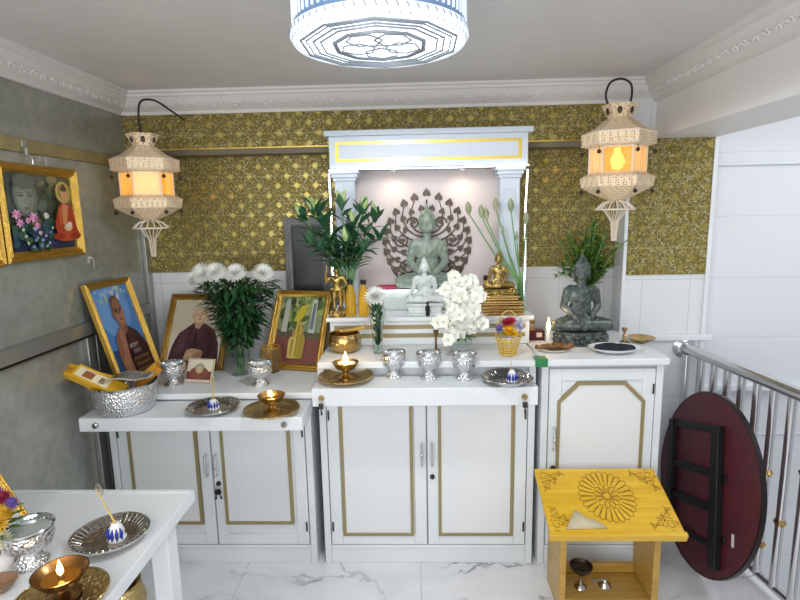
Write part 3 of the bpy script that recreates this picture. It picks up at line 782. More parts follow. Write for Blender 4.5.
# plates, lamps, incense
def plate(name, label, loc, r, m, h=.018, rib=0, group=None):
    t = thing(name, label, 'plate', loc, group=group)
    B(M[m]).lathe([(0, 0), (r*.66, 0), (r*.70, .003), (r*.92, h*.8), (r, h), (r*1.0, h+.003), (r*.95, h+.002), (r*.72, .0075), (r*.64, .005), (0, .005)], 48).build('dish', t)
    if rib:
        mb = MB().use(M[m])
        for i in range(rib):
            a = 2*PI*i/rib; mb.tube([(r*.72*math.cos(a), r*.72*math.sin(a), .009), (r*.93*math.cos(a), r*.93*math.sin(a), h+.0035)], .0022, 5)
        mb.build('ribs', t)
    if 'brass' in m:
        mb = MB().use(M[m])
        for q in (.25, .42, .58): mb.tube(ring(40, r*q, .0055), .0016, 5, True)
        mb.tube(ring(40, r*.99, h+.003), .0028, 6, True)
        mb.build('rings', t)
    else:
        B(M['silverrim']).tube(ring(48, r*.99, h+.002), .003, 6, True).build('rim', t)
    return t
def flame(par, c, h=.04, r=.009):
    B(M['flame']).lathe([(0, -h*.1), (r*.7, h*.05), (r, h*.25), (r*.75, h*.5), (r*.35, h*.78), (0, h)], 14, c, sy=.8).build('flame', par)
    B(M['ash']).tube([(c[0], c[1], c[2]-.012), (c[0], c[1], c[2]+h*.12)], .0016, 6).build('wick', par)
    ld = bpy.data.lights.new('candle_light', 'POINT'); ld.energy = .35; ld.color = (1, .62, .28); ld.shadow_soft_size = .012
    lo = bpy.data.objects.new('candle_light', ld); C.objects.link(lo); lo.parent = par; lo.location = (c[0], c[1], c[2]+h*1.15)
def oil_lamp(label, loc, r=.054, h=.062, m='brass', fh=.035, tilt=0):
    t = thing('oil_lamp', label, 'lamp', loc)
    B(M[m]).lathe([(0, 0), (r*.62, 0), (r*.64, h*.06), (r*.35, h*.16), (r*.22, h*.3), (r*.3, h*.36), (r*.2, h*.42), (r*.3, h*.46)], 32).build('foot', t)
    B(M[m]).lathe([(0, h*.44), (r*.3, h*.455), (r*.72, h*.62), (r*.96, h*.93), (r, h), (r*.95, h), (r*.66, h*.69), (0, h*.56)], 40).build('cup', t)
    B(M['oil']).lathe([(0, h*.58), (r*.6, h*.68), (r*.68, h*.73), (0, h*.73)], 28).build('oil', t)
    flame(t, (0, 0, h*.88), fh, fh*.22)
    return t
p1 = P(214, 410, Z=.8005); plate('silver_plate', 'silver plate with incense holder on the left tray', p1, .107, 'tin', .018, 40)
p2 = P(272, 413, Z=.8005); plate('brass_plate', 'brass plate under the lit lamp at the right end of the left tray', p2, .113, 'brasstray')
oil_lamp('lit brass oil lamp on its plate at the right end of the left tray', p2+V((0, .005, .0085)), .056, .068, 'brass', .028)
p3 = P(346, 380, Z=.9005); plate('brass_plate', 'brass plate under the tall-flamed lamp on the middle tray', p3, .117, 'brasstray')
oil_lamp('lit brass oil lamp with tall flame on the middle tray below the brass bowl', p3+V((.0, .005, .0085)), .056, .07, 'brass', .055)
p4 = P(507, 382, Z=.9005); plate('silver_plate', 'silver plate with blue and white holder on the middle tray', p4, .106, 'tin', .022, 44)
p5 = P(111, 539, Z=.7505); plate('silver_plate', 'oval-looking ribbed silver plate on the foreground table with blue-white incense holder', p5, .096, 'tin', .018, 36)
p6 = P(63, 603, Z=.7505); plate('brass_plate', 'ringed brass plate at the front edge of the foreground table', p6, .094, 'brasstray')
oil_lamp('lit worn-brass oil lamp on the foreground table', p6+V((-.006, .012, .0085)), .058, .062, 'brassdark', .036)
def holder(label, loc, h=.045, bluefront=True):
    t = thing('incense_holder', label, 'incense holder', loc)
    B(M['porcelain']).lathe([(0, 0), (.022, 0), (.024, .006), (.018, .012), (.021, .024), (.016, .036), (.008, h), (.004, h), (.004, h-.01), (0, h-.01)], 20).build('pot', t)
    mb = MB().use(M['blue'])
    for k in range(5):
        a = -PI/2+(k-2)*.55
        mb.tube([(.0235*math.cos(a), .0235*math.sin(a), .005), (.0195*math.cos(a), .0195*math.sin(a), .013), (.0218*math.cos(a), .0218*math.sin(a), .025), (.016*math.cos(a), .016*math.sin(a), .037)], [.0015, .0042, .005, .001], 6)
    mb.build('blue_pattern', t)
    return t
def stick(loc, top, label, curl=False, group=None, r=.0014):
    p0, q = V(loc), V(top)-V(loc)
    t = thing('incense_stick', label, 'incense stick', p0, group=group)
    B(M['incense']).tube([(0, 0, 0), q*.5, q*.93], r, 6).build('stick', t)
    if curl: pts = [q*.93+V((.007*(1-math.cos(k*.6)), 0, .012*math.sin(k*.6))) for k in range(9)]
    else: pts = [q*.93, q]
    B(M['ash']).tube(pts, r*.9, 6).build('ash_tip', t)
holder('white porcelain incense holder on the silver plate of the left tray', p1+V((0, 0, .0055)), .042)
gs = 'incense sticks on the left tray'
stick(p1+V((-.003, 0, .043)), p1+V((-.004, .01, .15)), 'one of a pair of upright yellow incense sticks on the left tray', group=gs)
stick(p1+V((.003, 0, .043)), p1+V((.004, .012, .152)), 'one of a pair of upright yellow incense sticks on the left tray', group=gs)
holder('blue and white porcelain incense holder on the silver plate of the middle tray', p4+V((.018, -.01, .0055)), .05)
stick(p4+V((.018, -.01, .05)), p4+V((.012, 0, .115)), 'short single incense stick on the middle tray near the flower basket')
holder('blue and white incense holder on the foreground table plate, blue flower facing', p5+V((.022, -.008, .0055)), .048)
gs = 'incense sticks with curled ash on the foreground table'
for k in range(3):
    b0 = p5+V((.022+(k-1)*.002, -.008, .050)); stick(b0, b0+V((-.050-.008*k, .02+.004*k, .085+.004*k)), 'one of three leaning incense sticks with curled ash tips on the foreground table', True, gs)
# brass singing bowl, amber cup, bottles
t = thing('brass_bowl', 'round hammered brass bowl standing left of the step, above the tall flame', 'bowl', P(345, 351, Z=.9705)+V((0, -.003, 0)))
mbl = B(M['brass']).lathe([(0, 0), (.045, 0), (.07, .018), (.079, .045), (.077, .072), (.070, .085), (.067, .085), (.073, .07), (.075, .045), (.066, .02), (.04, .005), (0, .005)], 40); mbl.build('bowl', t)
B(M['brass']).tube(ring(40, .069, .086), .003, 8, True).build('rim', t)
B(M['wood']).tube([(-.01, .005, .093), (.05, -.01, .105), (.10, -.02, .118)], [.008, .008, .010], 10).build('striker', None)
so = C.objects['striker']; so.location = t.location; tag(so, 'wooden striker resting across the brass bowl', 'striker')
t = thing('amber_glass_cup', 'amber tinted glass cup standing before the garden painting', 'cup', P(275, 368, Z=.8355)+V((0, -.06, 0)))
B(M['amberglass']).lathe([(0, 0), (.032, 0), (.04, .008), (.050, .04), (.052, .09), (.048, .125), (.045, .125), (.048, .09), (.046, .042), (.036, .012), (0, .01)], 32).build('glass', t)
B(M['amber']).tube(ring(32, .0465, .126), .002, 6, True).build('rim', t)
def bottle(loc, label):
    t = thing('amber_bottle', label, 'bottle', loc, group='amber oil bottles on the altar')
    B(M['amber']).lathe([(0, 0), (.024, 0), (.026, .004), (.026, .05), (.0245, .075), (.026, .09), (.021, .118), (.0125, .14), (.0115, .158), (0, .158)], 24).build('bottle', t)
    B(M['black']).lathe([(.013, .152), (.0135, .171), (.012, .174), (0, .174), (0, .152)], 20).build('cap', t)
    return t
b0 = bottle((P(351, 316, Z=1.1115).x, 2.507, 1.1115), 'left amber bottle of the pair beside the gilt guardian')
dup(b0, (P(364, 316, Z=1.1115).x, 2.505, 1.1115), .3, 'right amber bottle of the pair, near the white chrysanthemum glass')
b3 = dup(b0, (P(486, 300, Y=2.60).x, 2.60, 1.1115), .6, 'amber bottle standing behind the bronze-gold Buddha throne')
# ------------------------------------------------------------------ flowers
def mum(mb, c, R, nrm=(0, 0, 1), layers=5):
    nrm = V(nrm).normalized(); q = V((0, 0, 1)).rotation_difference(nrm).to_matrix().to_4x4()
    old = mb.M; mb.M = old @ Matrix.Translation(c) @ q
    for j in range(layers):
        n = 22-3*j; el = -.1+j*.33
        for i in range(n):
            a = 2*PI*(i+.5*(j % 2))/n
            d = (math.cos(a)*math.cos(el), math.sin(a)*math.cos(el), math.sin(el))
            mb.leaf((0, 0, .002*j), d, R*(1-.11*j), R*.2, -.22 if j < 3 else -.05, 3, .35, .7)
    mb.M = old
    return mb
# big chrysanthemum vase
bp = P(238, 372, Z=.8355)+V((0, .0, 0))
bp = V((P(241, 372, Y=2.47).x, 2.47, .8355))
t = thing('chrysanthemum_vase', 'glass vase with a bushy dark green bunch of white chrysanthemums', 'flower vase', bp)
B(M['glass']).lathe(thin([(.042, 0), (.046, .02), (.044, .07), (.052, .14), (.066, .195)], .0022)+[(0, .006), (0, 0)], 32).build('vase', t)
mb = MB().use(M['stem'])
fl = [(-.175, .0, .45), (-.115, -.05, .475), (-.055, -.055, .485), (-.10, .05, .48), (.03, -.04, .48), (.15, -.02, .475), (-.17, .06, .48), (.03, .07, .475)]
for i, f in enumerate(fl):
    a = i*.8; mb.tube([(.015*math.cos(a), .015*math.sin(a), .01), (.02*math.cos(a+2), .02*math.sin(a+2), .17), V(f)*.6+V((0, 0, .12)), f], .003, 6)
mb.build('stems', t)
mb = MB().use(M['darkleaf'])
for i in range(1150):
    h = random.random()**.8; z = .15+.30*h; a = random.uniform(0, 2*PI); rr = (.028+.15*min(1, h*1.1))*math.sqrt(random.random())
    c0_ = V((rr*math.cos(a)+.006*h, rr*math.sin(a)*.6, z))
    d = V((math.cos(a+random.uniform(-.6, .6)), math.sin(a+random.uniform(-.6, .6))*.8, random.uniform(-.35, .9)))
    mb.leaf(c0_, d, random.uniform(.04, .08), random.uniform(.016, .028), random.uniform(.1, .5), 3)
for i in range(60):
    a = random.uniform(0, 2*PI); z = random.uniform(.02, .17); mb.leaf((.012*math.cos(a), .012*math.sin(a), z), (math.cos(a)*.3, math.sin(a)*.3, 1), .05, .012, .1, 3)
mb.build('foliage', t)
for f in fl[:7]:
    mum(MB().use(M['petal']), (f[0], f[1]-.02, f[2]+.018), .056, (f[0]*2, f[1]*2-.65, .8)).build('flower', t)
# lily arrangement behind the guardian
lx = P(345, 300, Y=2.50)
t = thing('lily_vase', 'tall spray of dark green lilies with closed buds above the gilt guardian', 'flower vase', (-.336, 2.545, 1.1115))
B(M['glass']).lathe(thin([(.020, 0), (.024, .01), (.024, .08), (.028, .15), (.034, .19)], .002)+[(0, .005), (0, 0)], 24).build('vase', t)
stm = MB().use(M['stem']); lfm = MB().use(M['lilyleaf']); tips = [(-.19, -.08, .47), (-.13, -.12, .50), (-.09, -.08, .44), (.0, -.12, .52), (.05, -.10, .44), (.10, -.13, .50), (.15, -.11, .46), (.17, -.13, .38), (.02, -.17, .36), (.10, -.17, .33), (-.10, -.17, .34), (-.15, -.12, .36)]
for i, tp in enumerate(tips):
    tp = V(tp); a = i*2.1; b0_ = V((.012*math.cos(a), .012*math.sin(a), .01))
    pt = lambda u: b0_*(1-u)**2+2*u*(1-u)*V((tp.x*.15, tp.y*.15, .30))+u*u*tp
    stm.tube([pt(k/8) for k in range(9)], [.0042-.0002*k for k in range(9)], 6)
    for k in range(11):
        u = .42+.58*k/11; q = pt(u); dd = (pt(min(1, u+.05))-pt(u-.05)).normalized(); aa = k*2.4+i
        side = V((math.cos(aa), math.sin(aa)*.7, .0))
        lfm.leaf(q, dd*.75+side*.75, random.uniform(.085, .14), random.uniform(.030, .045), random.uniform(.0, .45), 6, .25)
    nb = 2 if i in (0, 1, 3, 4, 5, 6, 8) else 0
    for k in range(nb):
        aa = random.uniform(0, 2*PI); d = V((math.cos(aa)*.4, math.sin(aa)*.3-.15, .9)).normalized(); L = random.uniform(.06, .085)
        B(M['bud']).tube([tp, tp+d*L*.15, tp+d*L*.45, tp+d*L*.8, tp+d*L], [.003, .009, .0145, .010, .002], 10).build('bud', t)
for i, tp in enumerate(tips):
    for k in range(4):
        aa = k*1.6+i; lfm.leaf(V(tp)-V((0, 0, .02)), (math.cos(aa)*.55, math.sin(aa)*.4, .9), random.uniform(.08, .12), .034, .1, 6, .3)
stm.build('stems', t); lfm.build('leaves', t)
# small glass with one white chrysanthemum
gp = P(378, 353, Z=.9705)
t = thing('chrysanthemum_glass', 'slender clear glass holding one white chrysanthemum, right of the brass bowl', 'flower vase', gp)
B(M['glass']).lathe(thin([(.024, 0), (.022, .01), (.024, .08), (.034, .16), (.042, .205)], .002)+[(0, .005), (0, 0)], 24).build('vase', t)
mb = MB().use(M['stem']).tube([(0, 0, .01), (.004, 0, .12), (0, -.01, .255)], .003, 6); mb.build('stem', t)
mb = MB().use(M['darkleaf'])
for i in range(90):
    z = random.uniform(.03, .235); a = random.uniform(0, 2*PI); w = .004+.022*max(0, (z-.06)/.17)
    mb.leaf((w*math.cos(a), w*math.sin(a), z), (math.cos(a)*.5, math.sin(a)*.5, 1), random.uniform(.03, .05), .014, .2, 3)
mb.build('foliage', t)
mum(MB().use(M['petal']), (-.002, -.012, .258), .058, (-.1, -.55, .8), 6).build('flower', t)
# white orchids
op = P(461, 353, Z=.9705)
t = thing('orchid_vase', 'dense hanging cluster of white orchids in a low vase, centre of the worktop', 'flower vase', op)
B(M['glass']).lathe(thin([(.04, 0), (.044, .01), (.05, .045), (.042, .075), (.046, .09)], .002)+[(0, .005), (0, 0)], 28).build('vase', t)
stm = MB().use(M['stem']); pts = []
for (tx, ty, tz, n) in ((-.07, -.02, .30, 10), (-.095, -.05, .16, 10), (-.01, -.04, .27, 9), (.04, 0, .33, 10), (.085, -.03, .27, 9), (.105, -.03, .15, 8), (.0, -.07, .18, 9), (-.06, -.06, .07, 7), (.05, -.06, .20, 8), (-.03, .0, .35, 5), (-.04, -.05, .22, 7)):
    tp = V((tx, ty, tz)); f = lambda u: V((0, 0, .06))*(1-u)**2+2*u*(1-u)*V((tx*.4, ty*.4, tz*.75+.08))+u*u*tp
    stm.tube([f(k/6) for k in range(7)], .0022, 5)
    n = int(n*1.45)
    for k in range(n): pts.append(f(.25+.75*k/(n-1))+V((random.uniform(-.016, .016), random.uniform(-.03, .01), random.uniform(-.014, .014))))
stm.build('stems', t)
for q in pts:
    mb = MB().use(M['petal2']); nr = V((q.x*2+random.uniform(-.4, .4), -1+random.uniform(-.3, .3), random.uniform(-.3, .5))).normalized()
    mb.M = Matrix.Translation(q) @ V((0, 0, 1)).rotation_difference(nr).to_matrix().to_4x4() @ Matrix.Rotation(random.uniform(0, 6), 4, 'Z')
    for k in range(6):
        a = 2*PI*k/6; mb.leaf((0, 0, 0), (math.cos(a), math.sin(a), .25+.3*(k % 2)), .034, .036, .2, 4, -.25, .7)
    mb.use(M['bud']).ell((0, 0, .005), (.004, .004, .007), 8, 6)
    mb.build('flower', t)
mb = MB().use(M['brightleaf'])
for k in range(12):
    a = k*.55; mb.leaf((.02*math.cos(a), .02*math.sin(a), .07), (math.cos(a), math.sin(a)-.3, .5), .06, .02, .4, 4)
mb.build('leaves', t)
# lotus stems
lp = P(512, 300, Y=2.62)
t = thing('lotus_vase', 'spray of long-stemmed closed lotus buds behind the bronze-gold Buddha', 'flower vase', (.435, 2.54+.0, 1.1115))
t.location = (.502, 2.535, 1.1115)
B(M['glass']).lathe(thin([(.019, 0), (.021, .02), (.021, .10), (.026, .16)], .002)+[(0, .005), (0, 0)], 24).build('vase', t)
stm = MB().use(M['stem'])
vx = t.location.x
for i, (px_, py_) in enumerate(((469, 206), (482, 209), (487, 212), (497, 202), (511, 203), (503, 226), (527, 216), (518, 232))):
    tp = P(px_, py_+8, Y=2.50)-t.location; tp.y = -.035+.010*(i % 4)
    stm.tube([(.01*math.cos(i), .01*math.sin(i), .01), (tp.x*.12, -.01, .16), V((tp.x*.5, tp.y*.5, tp.z*.58)), tp], [.0042, .004, .0036, .003], 7)
    d = V((tp.x*.4, 0, .9)).normalized(); L = .058
    if i < 5 or i == 6: B(M['lotus']).tube([tp-d*.005, tp+d*L*.2, tp+d*L*.5, tp+d*L*.8, tp+d*L], [.004, .012, .0155, .010, .002], 10).build('bud', t)
    else: B(M['lotus']).tube([tp-d*.005, tp+d*L*.2, tp+d*L*.7], [.004, .009, .003], 8).build('bud', t)
stm.build('stems', t)
# leafy plant behind the dark Buddha
t = thing('foliage_vase', 'vase of feathery green foliage behind the dark green stone Buddha', 'plant', (P(585, 330, Y=2.66).x, 2.645, .973))
B(M['porcelain']).lathe([(0, 0), (.04, 0), (.05, .04), (.04, .10), (.03, .14), (.034, .15), (.03, .15), (0, .13)], 28).build('vase', t)
mb = MB().use(M['brightleaf']); sm = MB().use(M['stem'])
for i in range(44):
    a = random.uniform(0, 2*PI); sp = random.uniform(.02, .17); tz = random.uniform(.36, .62)-sp*.5
    tp = V((sp*math.cos(a)*1.05, sp*math.sin(a)*.55, tz))
    f = lambda u: V((.01*math.cos(a), .01*math.sin(a), .12))*(1-u)**2+2*u*(1-u)*V((tp.x*.25, tp.y*.25, .36))+u*u*tp
    sm.tube([f(k/6) for k in range(7)], .0018, 5)
    for k in range(17):
        u = .3+.7*k/17; q = f(u); aa = k*2.4+i
        mb.leaf(q, (math.cos(aa)*.8, math.sin(aa)*.6, .55), random.uniform(.04, .07), random.uniform(.016, .026), random.uniform(0, .6), 3)
sm.build('stems', t); mb.build('leaves', t)
# flower basket
kp = P(508, 354, Z=.9725)
t = thing('flower_basket', 'little yellow wicker basket of mixed flowers in front of the bronze throne', 'basket', kp)
mb = MB().use(mat('yellow_wicker', '#d6b55a', .5))
for k in range(7):
    r = .036+.018*(k/6)**1.3; mb.tube([(r*(1+.05*(-1)**(i+k))*math.cos(2*PI*i/24), r*(1+.05*(-1)**(i+k))*math.sin(2*PI*i/24), .006+.0115*k) for i in range(24)], .0028, 5, True)
for i in range(12):
    a = 2*PI*i/12; mb.tube([(.034*math.cos(a), .034*math.sin(a), 0), (.043*math.cos(a), .043*math.sin(a), .04), (.056*math.cos(a), .056*math.sin(a), .08)], .0024, 5)
mb.lathe([(0, 0), (.036, 0), (.036, .004), (0, .004)], 20)
mb.build('wicker', t)
B(mat('yellow_wicker', '#d6b55a')).tube([(.055*math.cos(PI*k/14), 0, .08+.115*math.sin(PI*k/14)) for k in range(15)], .0026, 6).build('handle', t)
for i, (x, y, z, r, col) in enumerate(((-.004, -.03, .112, .024, '#e0a81c'), (.018, -.03, .10, .02, '#e8b92e'), (-.012, -.02, .148, .022, '#a3263f'), (.008, -.01, .152, .02, '#b8304a'), (-.042, -.015, .118, .018, '#7b6aa8'), (.045, -.01, .125, .02, '#b9b2cc'), (.03, .0, .15, .018, '#d9d4de'), (-.03, .01, .145, .02, '#c9c7c0'), (.055, .005, .148, .015, '#e0dfe0'), (0, .02, .13, .026, '#e0a81c'))):
    mum(MB().use(flat(col)), (x, y, z), r*1.15, (x*8, -.8, .7), 4).build('flower', t)
mb = MB().use(M['brightleaf'])
for k in range(26):
    a = k*.7; mb.leaf((.02*math.cos(a), .02*math.sin(a), .085), (math.cos(a), math.sin(a), .8), .05, .016, .2, 3)
mb.build('leaves', t)
# ------------------------------------------------------------------ small things on the right worktop
q = P(548, 345, Z=.9725)
t = thing('lit_candle', 'lit white candle on a small foot beside the dark green Buddha', 'candle', (q.x, q.y, .9725))
B(M['chrome']).lathe([(0, 0), (.018, 0), (.018, .003), (.012, .005), (.012, .012), (0, .012)], 20).build('holder', t)
B(M['wax']).lathe([(0, .005), (.0105, .005), (.0105, .062), (.008, .066), (0, .064)], 18).build('candle', t)
flame(t, (0, 0, .071), .062, .0105)
q = P(536, 343, Z=.9725)
t = thing('small_box', 'small dark maroon box with a pale label behind the candle', 'box', (q.x, q.y+.07, .9725))
B(flat('#46161f')).box(-.052, .052, -.025, .025, 0, .05).build('box', t, bevel=.002)
B(flat('#c9c3b4')).box(.012, .038, -.0256, -.025, .018, .040).build('label', t)
B(M['brass']).lathe([(0, 0), (.016, 0), (.013, .006), (.006, .012), (.005, .028), (.012, .036), (.014, .046), (0, .044)], 20).build('ornament', None)
o = C.objects['ornament']; o.name = 'brass_ornament'; o.location = (q.x-.004, q.y+.07, 1.0227); tag(o, 'tiny brass stemmed ornament on top of the dark maroon box', 'ornament')
q = P(553, 350, Z=.9725)
t = thing('reclining_figure', 'brown carved reclining figure lying on a pale shell dish in front of the candle', 'figurine', (q.x, q.y-.02, .9725))
B(mat('shell_dish', '#d8cfc0', .3)).lathe([(0, 0), (.05, 0), (.072, .010), (.074, .013), (.05, .004), (0, .004)], 32, sy=.62).build('dish', t)
bl = [c((-.075, 0, .022), (-.05, -.002, .026), .007, .012), c((-.05, -.002, .026), (-.01, 0, .026), .012, .018), c((-.01, 0, .026), (.04, .002, .026), .018, .016), c((.04, .002, .026), (.066, .0, .024), .014, .011), e((.075, -.002, .03), (.015, .013, .015)), c((.03, -.012, .03), (.06, -.018, .016), .008, .006), c((-.03, -.014, .026), (.01, -.018, .03), .008, .008), e((-.078, 0, .024), (.009, .008, .012))]
bl += [c((.02, -.016, .036), (-.02, -.016, .036), .005, .005)]
o = figure('body', bl, mat('brown_carving', '#8a623a', .4, vary=('#5f3f22', 60, .4, .6)), t, .002); o.location.z = .0045
q = P(616, 351, Z=.9735)
t = thing('white_dish', 'white oval dish under the dark cloth at the right end', 'dish', (q.x-.015, q.y-.015, .9725))
B(M['porcelain']).lathe([(0, 0), (.055, 0), (.10, .018), (.112, .026), (.108, .026), (.056, .006), (0, .006)], 40, sy=.72).build('dish', t)
dm = MB().use(M['cloth']); n = 20; rows = [(0, .036)]
vs = [(0, 0, .036)]; fs = []
for k, (r, z) in enumerate(((.03, .036), (.06, .030), (.085, .0265), (.088, .0215), (.075, .0185))):
    for i in range(n):
        a = 2*PI*i/n; rr = r*(1+.06*math.sin(3*a+k)); vs.append((rr*math.cos(a), rr*math.sin(a)*.68, z+.002*math.sin(5*a)))
for i in range(n): fs.append((0, 1+i, 1+(i+1) % n))
for k in range(4):
    for i in range(n): fs.append((1+k*n+i, 1+(k+1)*n+i, 1+(k+1)*n+(i+1) % n, 1+k*n+(i+1) % n))
fs.append(tuple(1+4*n+i for i in range(n)))
dm.add(vs, fs)
o = dm.build('dark_cloth'); o.location = (q.x-.015, q.y-.015, .9735); tag(o, 'folded dark navy cloth lying in the white oval dish', 'cloth')
q = P(640, 343, Z=.9725)
t = thing('brass_saucer', 'shallow brass saucer behind the white dish, near the cabinet end', 'dish', (q.x+.012, q.y+.02, .9725))
B(M['brass']).lathe([(0, 0), (.03, 0), (.06, .018), (.066, .024), (.063, .024), (.03, .005), (0, .005)], 36).build('dish', t)
t = thing('brass_candlestick', 'short brass candlestick standing behind the white dish, beside the brass saucer', 'candlestick', (q.x-.075, q.y+.0, .9725))
B(M['brass']).lathe([(0, 0), (.024, 0), (.022, .006), (.008, .014), (.006, .030), (.010, .036), (.005, .042), (.005, .055), (.012, .062), (.013, .074), (.009, .074), (.008, .066), (0, .066)], 24).build('stick', t)
q = P(436, 351, Z=.9705)
t = thing('brass_candlestick', 'slim dark brass candlestick standing left of the white orchids', 'candlestick', q)
B(M['brassdark']).lathe([(0, 0), (.022, 0), (.020, .005), (.006, .012), (.004, .05), (.007, .056), (.004, .062), (.010, .082), (.013, .098), (.010, .098), (.007, .086), (0, .084)], 20).build('stick', t)
# ------------------------------------------------------------------ framed pictures
def pose(bl, yaw, lean):
    u = V((math.cos(yaw), math.sin(yaw), 0)); n = V((-math.sin(yaw), math.cos(yaw), 0))
    up = n*math.sin(lean)+V((0, 0, 1))*math.cos(lean); nb = u.cross(up)*-1
    # local x = along base, y = towards back, z = up the frame
    yb_ = up.cross(u)
    m = Matrix((u, yb_, up)).transposed().to_4x4(); m.translation = bl
    return m
def ep(cx, cy, rx, ry, rot=0, n=24, a0=0, a1=2*PI):
    return [(cx+rx*math.cos(a)*math.cos(rot)-ry*math.sin(a)*math.sin(rot), cy+rx*math.cos(a)*math.sin(rot)+ry*math.sin(a)*math.cos(rot)) for a in [a0+(a1-a0)*k/n for k in range(n if a1-a0 > 6.2 else n+1)]]
def picture_frame(name, label, cat, mw, w, h, fw, fm, shapes, base, depth=.022, group=None, glossy=True, inner=None):
    """moulded frame w x h, flat printed picture inside; shapes in 0..1 picture units"""
    t = thing(name, label, cat, mw=mw, group=group)
    prof = [(0, 0), (.0, -depth*.75), (.22, -depth), (.42, -depth*.72), (.62, -depth*.9), (.86, -depth*.55), (1, -depth*.45), (1, 0)]
    mb = MB().use(fm); n = len(prof); vs = []
    for (sx, sz) in ((0, 0), (1, 0), (1, 1), (0, 1)):
        for d, y in prof:
            o_ = d*fw; vs.append(((w-o_ if sx else o_), y, (h-o_ if sz else o_)))
    fs = []
    for k in range(4):
        j = (k+1) % 4
        for i in range(n): fs.append((k*n+i, j*n+i, j*n+(i+1) % n, k*n+(i+1) % n))
    mb.add(vs, fs); f = mb.build('frame', t)
    if inner:
        im = MB().use(inner); a = fw*.98; b_ = fw*1.25
        for (x0, x1, z0, z1) in ((a, w-a, a, b_), (a, w-a, h-b_, h-a), (a, b_, b_, h-b_), (w-b_, w-a, b_, h-b_)): im.box(x0, x1, -depth*.5, -.003, z0, z1)
        im.build('inner_lip', t)
    B(flat('#5b4a36')).box(fw*.5, w-fw*.5, -.004, -.0005, fw*.5, h-fw*.5).build('backing', t)
    pm = MB().use(flat(base)).box(fw*.9, w-fw*.9, -.006, -.004, fw*.9, h-fw*.9)
    pw, ph = w-2*fw, h-2*fw
    for k, (poly, colr) in enumerate(shapes):
        pm.use(flat(colr)); y = -.0062-.00016*k
        pts = [(fw+min(1, max(0, x))*pw, y, fw+min(1, max(0, z))*ph) for x, z in poly]
        pm.add(pts, [tuple(range(len(pts)))])
    pm.build('picture', t)
    return t
def blotch(n, x0, x1, y0, y1, r0, r1, cols, seed):
    rr = random.Random(seed)
    return [(ep(rr.uniform(x0, x1), rr.uniform(y0, y1), rr.uniform(r0, r1), rr.uniform(r0, r1), rr.uniform(0, 3), 10), rr.choice(cols)) for _ in range(n)]
def script_line(x, y, w, s, col, n, seed):
    """a row of rounded letter-like marks"""
    out = []; rr = random.Random(seed)
    for k in range(n):
        cx = x+w*(k+.5)/n; a = rr.choice((0, PI/2, PI, -PI/2)); o_ = s; i_ = s*.6
        P1 = ep(cx, y, o_*.62, o_, 0, 12, a, a+5.2); P2 = ep(cx, y, i_*.55, i_, 0, 12, a, a+5.2)
        out.append((P1+P2[::-1], col))
    return out
# monk portrait leaning on the left wall
skin, skd = '#a8765a', '#7f5641'
sh = [(ep(.5, .75, .8, .5), '#4f86c8'), (ep(.42, .78, .45, .32), '#6f9dd6'), ([(0, 0), (1, 0), (1, .25), (0, .35)], '#33527f')]
sh += blotch(26, .05, .95, .86, .99, .015, .04, ['#8fb4dd', '#c3d3e2', '#5d8fca', '#a9c1a0'], 3)
sh += script_line(.2, .945, .6, .022, '#d8dfe6', 11, 4)
sh += [([(.16, 0), (.14, .28), (.2, .46), (.36, .55), (.58, .57), (.82, .46), (.98, .28), (1, 0)], '#8d5f49'), ([(.30, .30), (.34, .53), (.46, .55), (.40, .22), (.34, .05), (.2, 0), (.2, .2)], '#a5745a'),
       ([(.42, .0), (.40, .22), (.46, .44), (.58, .565), (.82, .46), (.98, .28), (1, 0)], '#3c1f24'), ([(.5, .3), (.58, .5), (.7, .5), (.62, .2)], '#4b292d'), ([(.44, .02), (.45, .25), (.52, .42), (.5, .1)], '#2c161b'),
       ([(.44, .50), (.43, .62), (.58, .62), (.60, .53), (.52, .47)], '#8a5c47'), (ep(.50, .72, .135, .175, -.08), '#9a6a52'), (ep(.53, .73, .10, .15, -.08), '#ad7c60'), (ep(.49, .80, .13, .10, -.08), '#6e4c3c'), (ep(.51, .79, .11, .075, -.08), '#8f644e'),
       (ep(.355, .70, .025, .05), '#8a5c47'), (ep(.455, .735, .028, .010), '#33211b'), (ep(.56, .735, .028, .010), '#33211b'), ([(.505, .74), (.49, .675), (.53, .672)], '#8a5b45'), (ep(.515, .635, .045, .011), '#6b3b34'), (ep(.45, .755, .04, .006), '#4a2f25'), (ep(.57, .755, .04, .006), '#4a2f25')]
sh += script_line(.46, .33, .24, .024, '#e6dccb', 5, 1)+script_line(.52, .26, .2, .022, '#e6dccb', 4, 2)
for k in range(3): sh += script_line(.45, .18-.065*k, .44, .018, '#c9a24e', 10, 10+k)
picture_frame('framed_monk_portrait', 'gold-framed photo of a bare-shouldered monk on blue, leaning against the left wall', 'framed picture', pose((-1.322, 2.214, .836), 1.508, .27), .325, .494, .03, M['gold'], sh, '#3f74b4', .024)
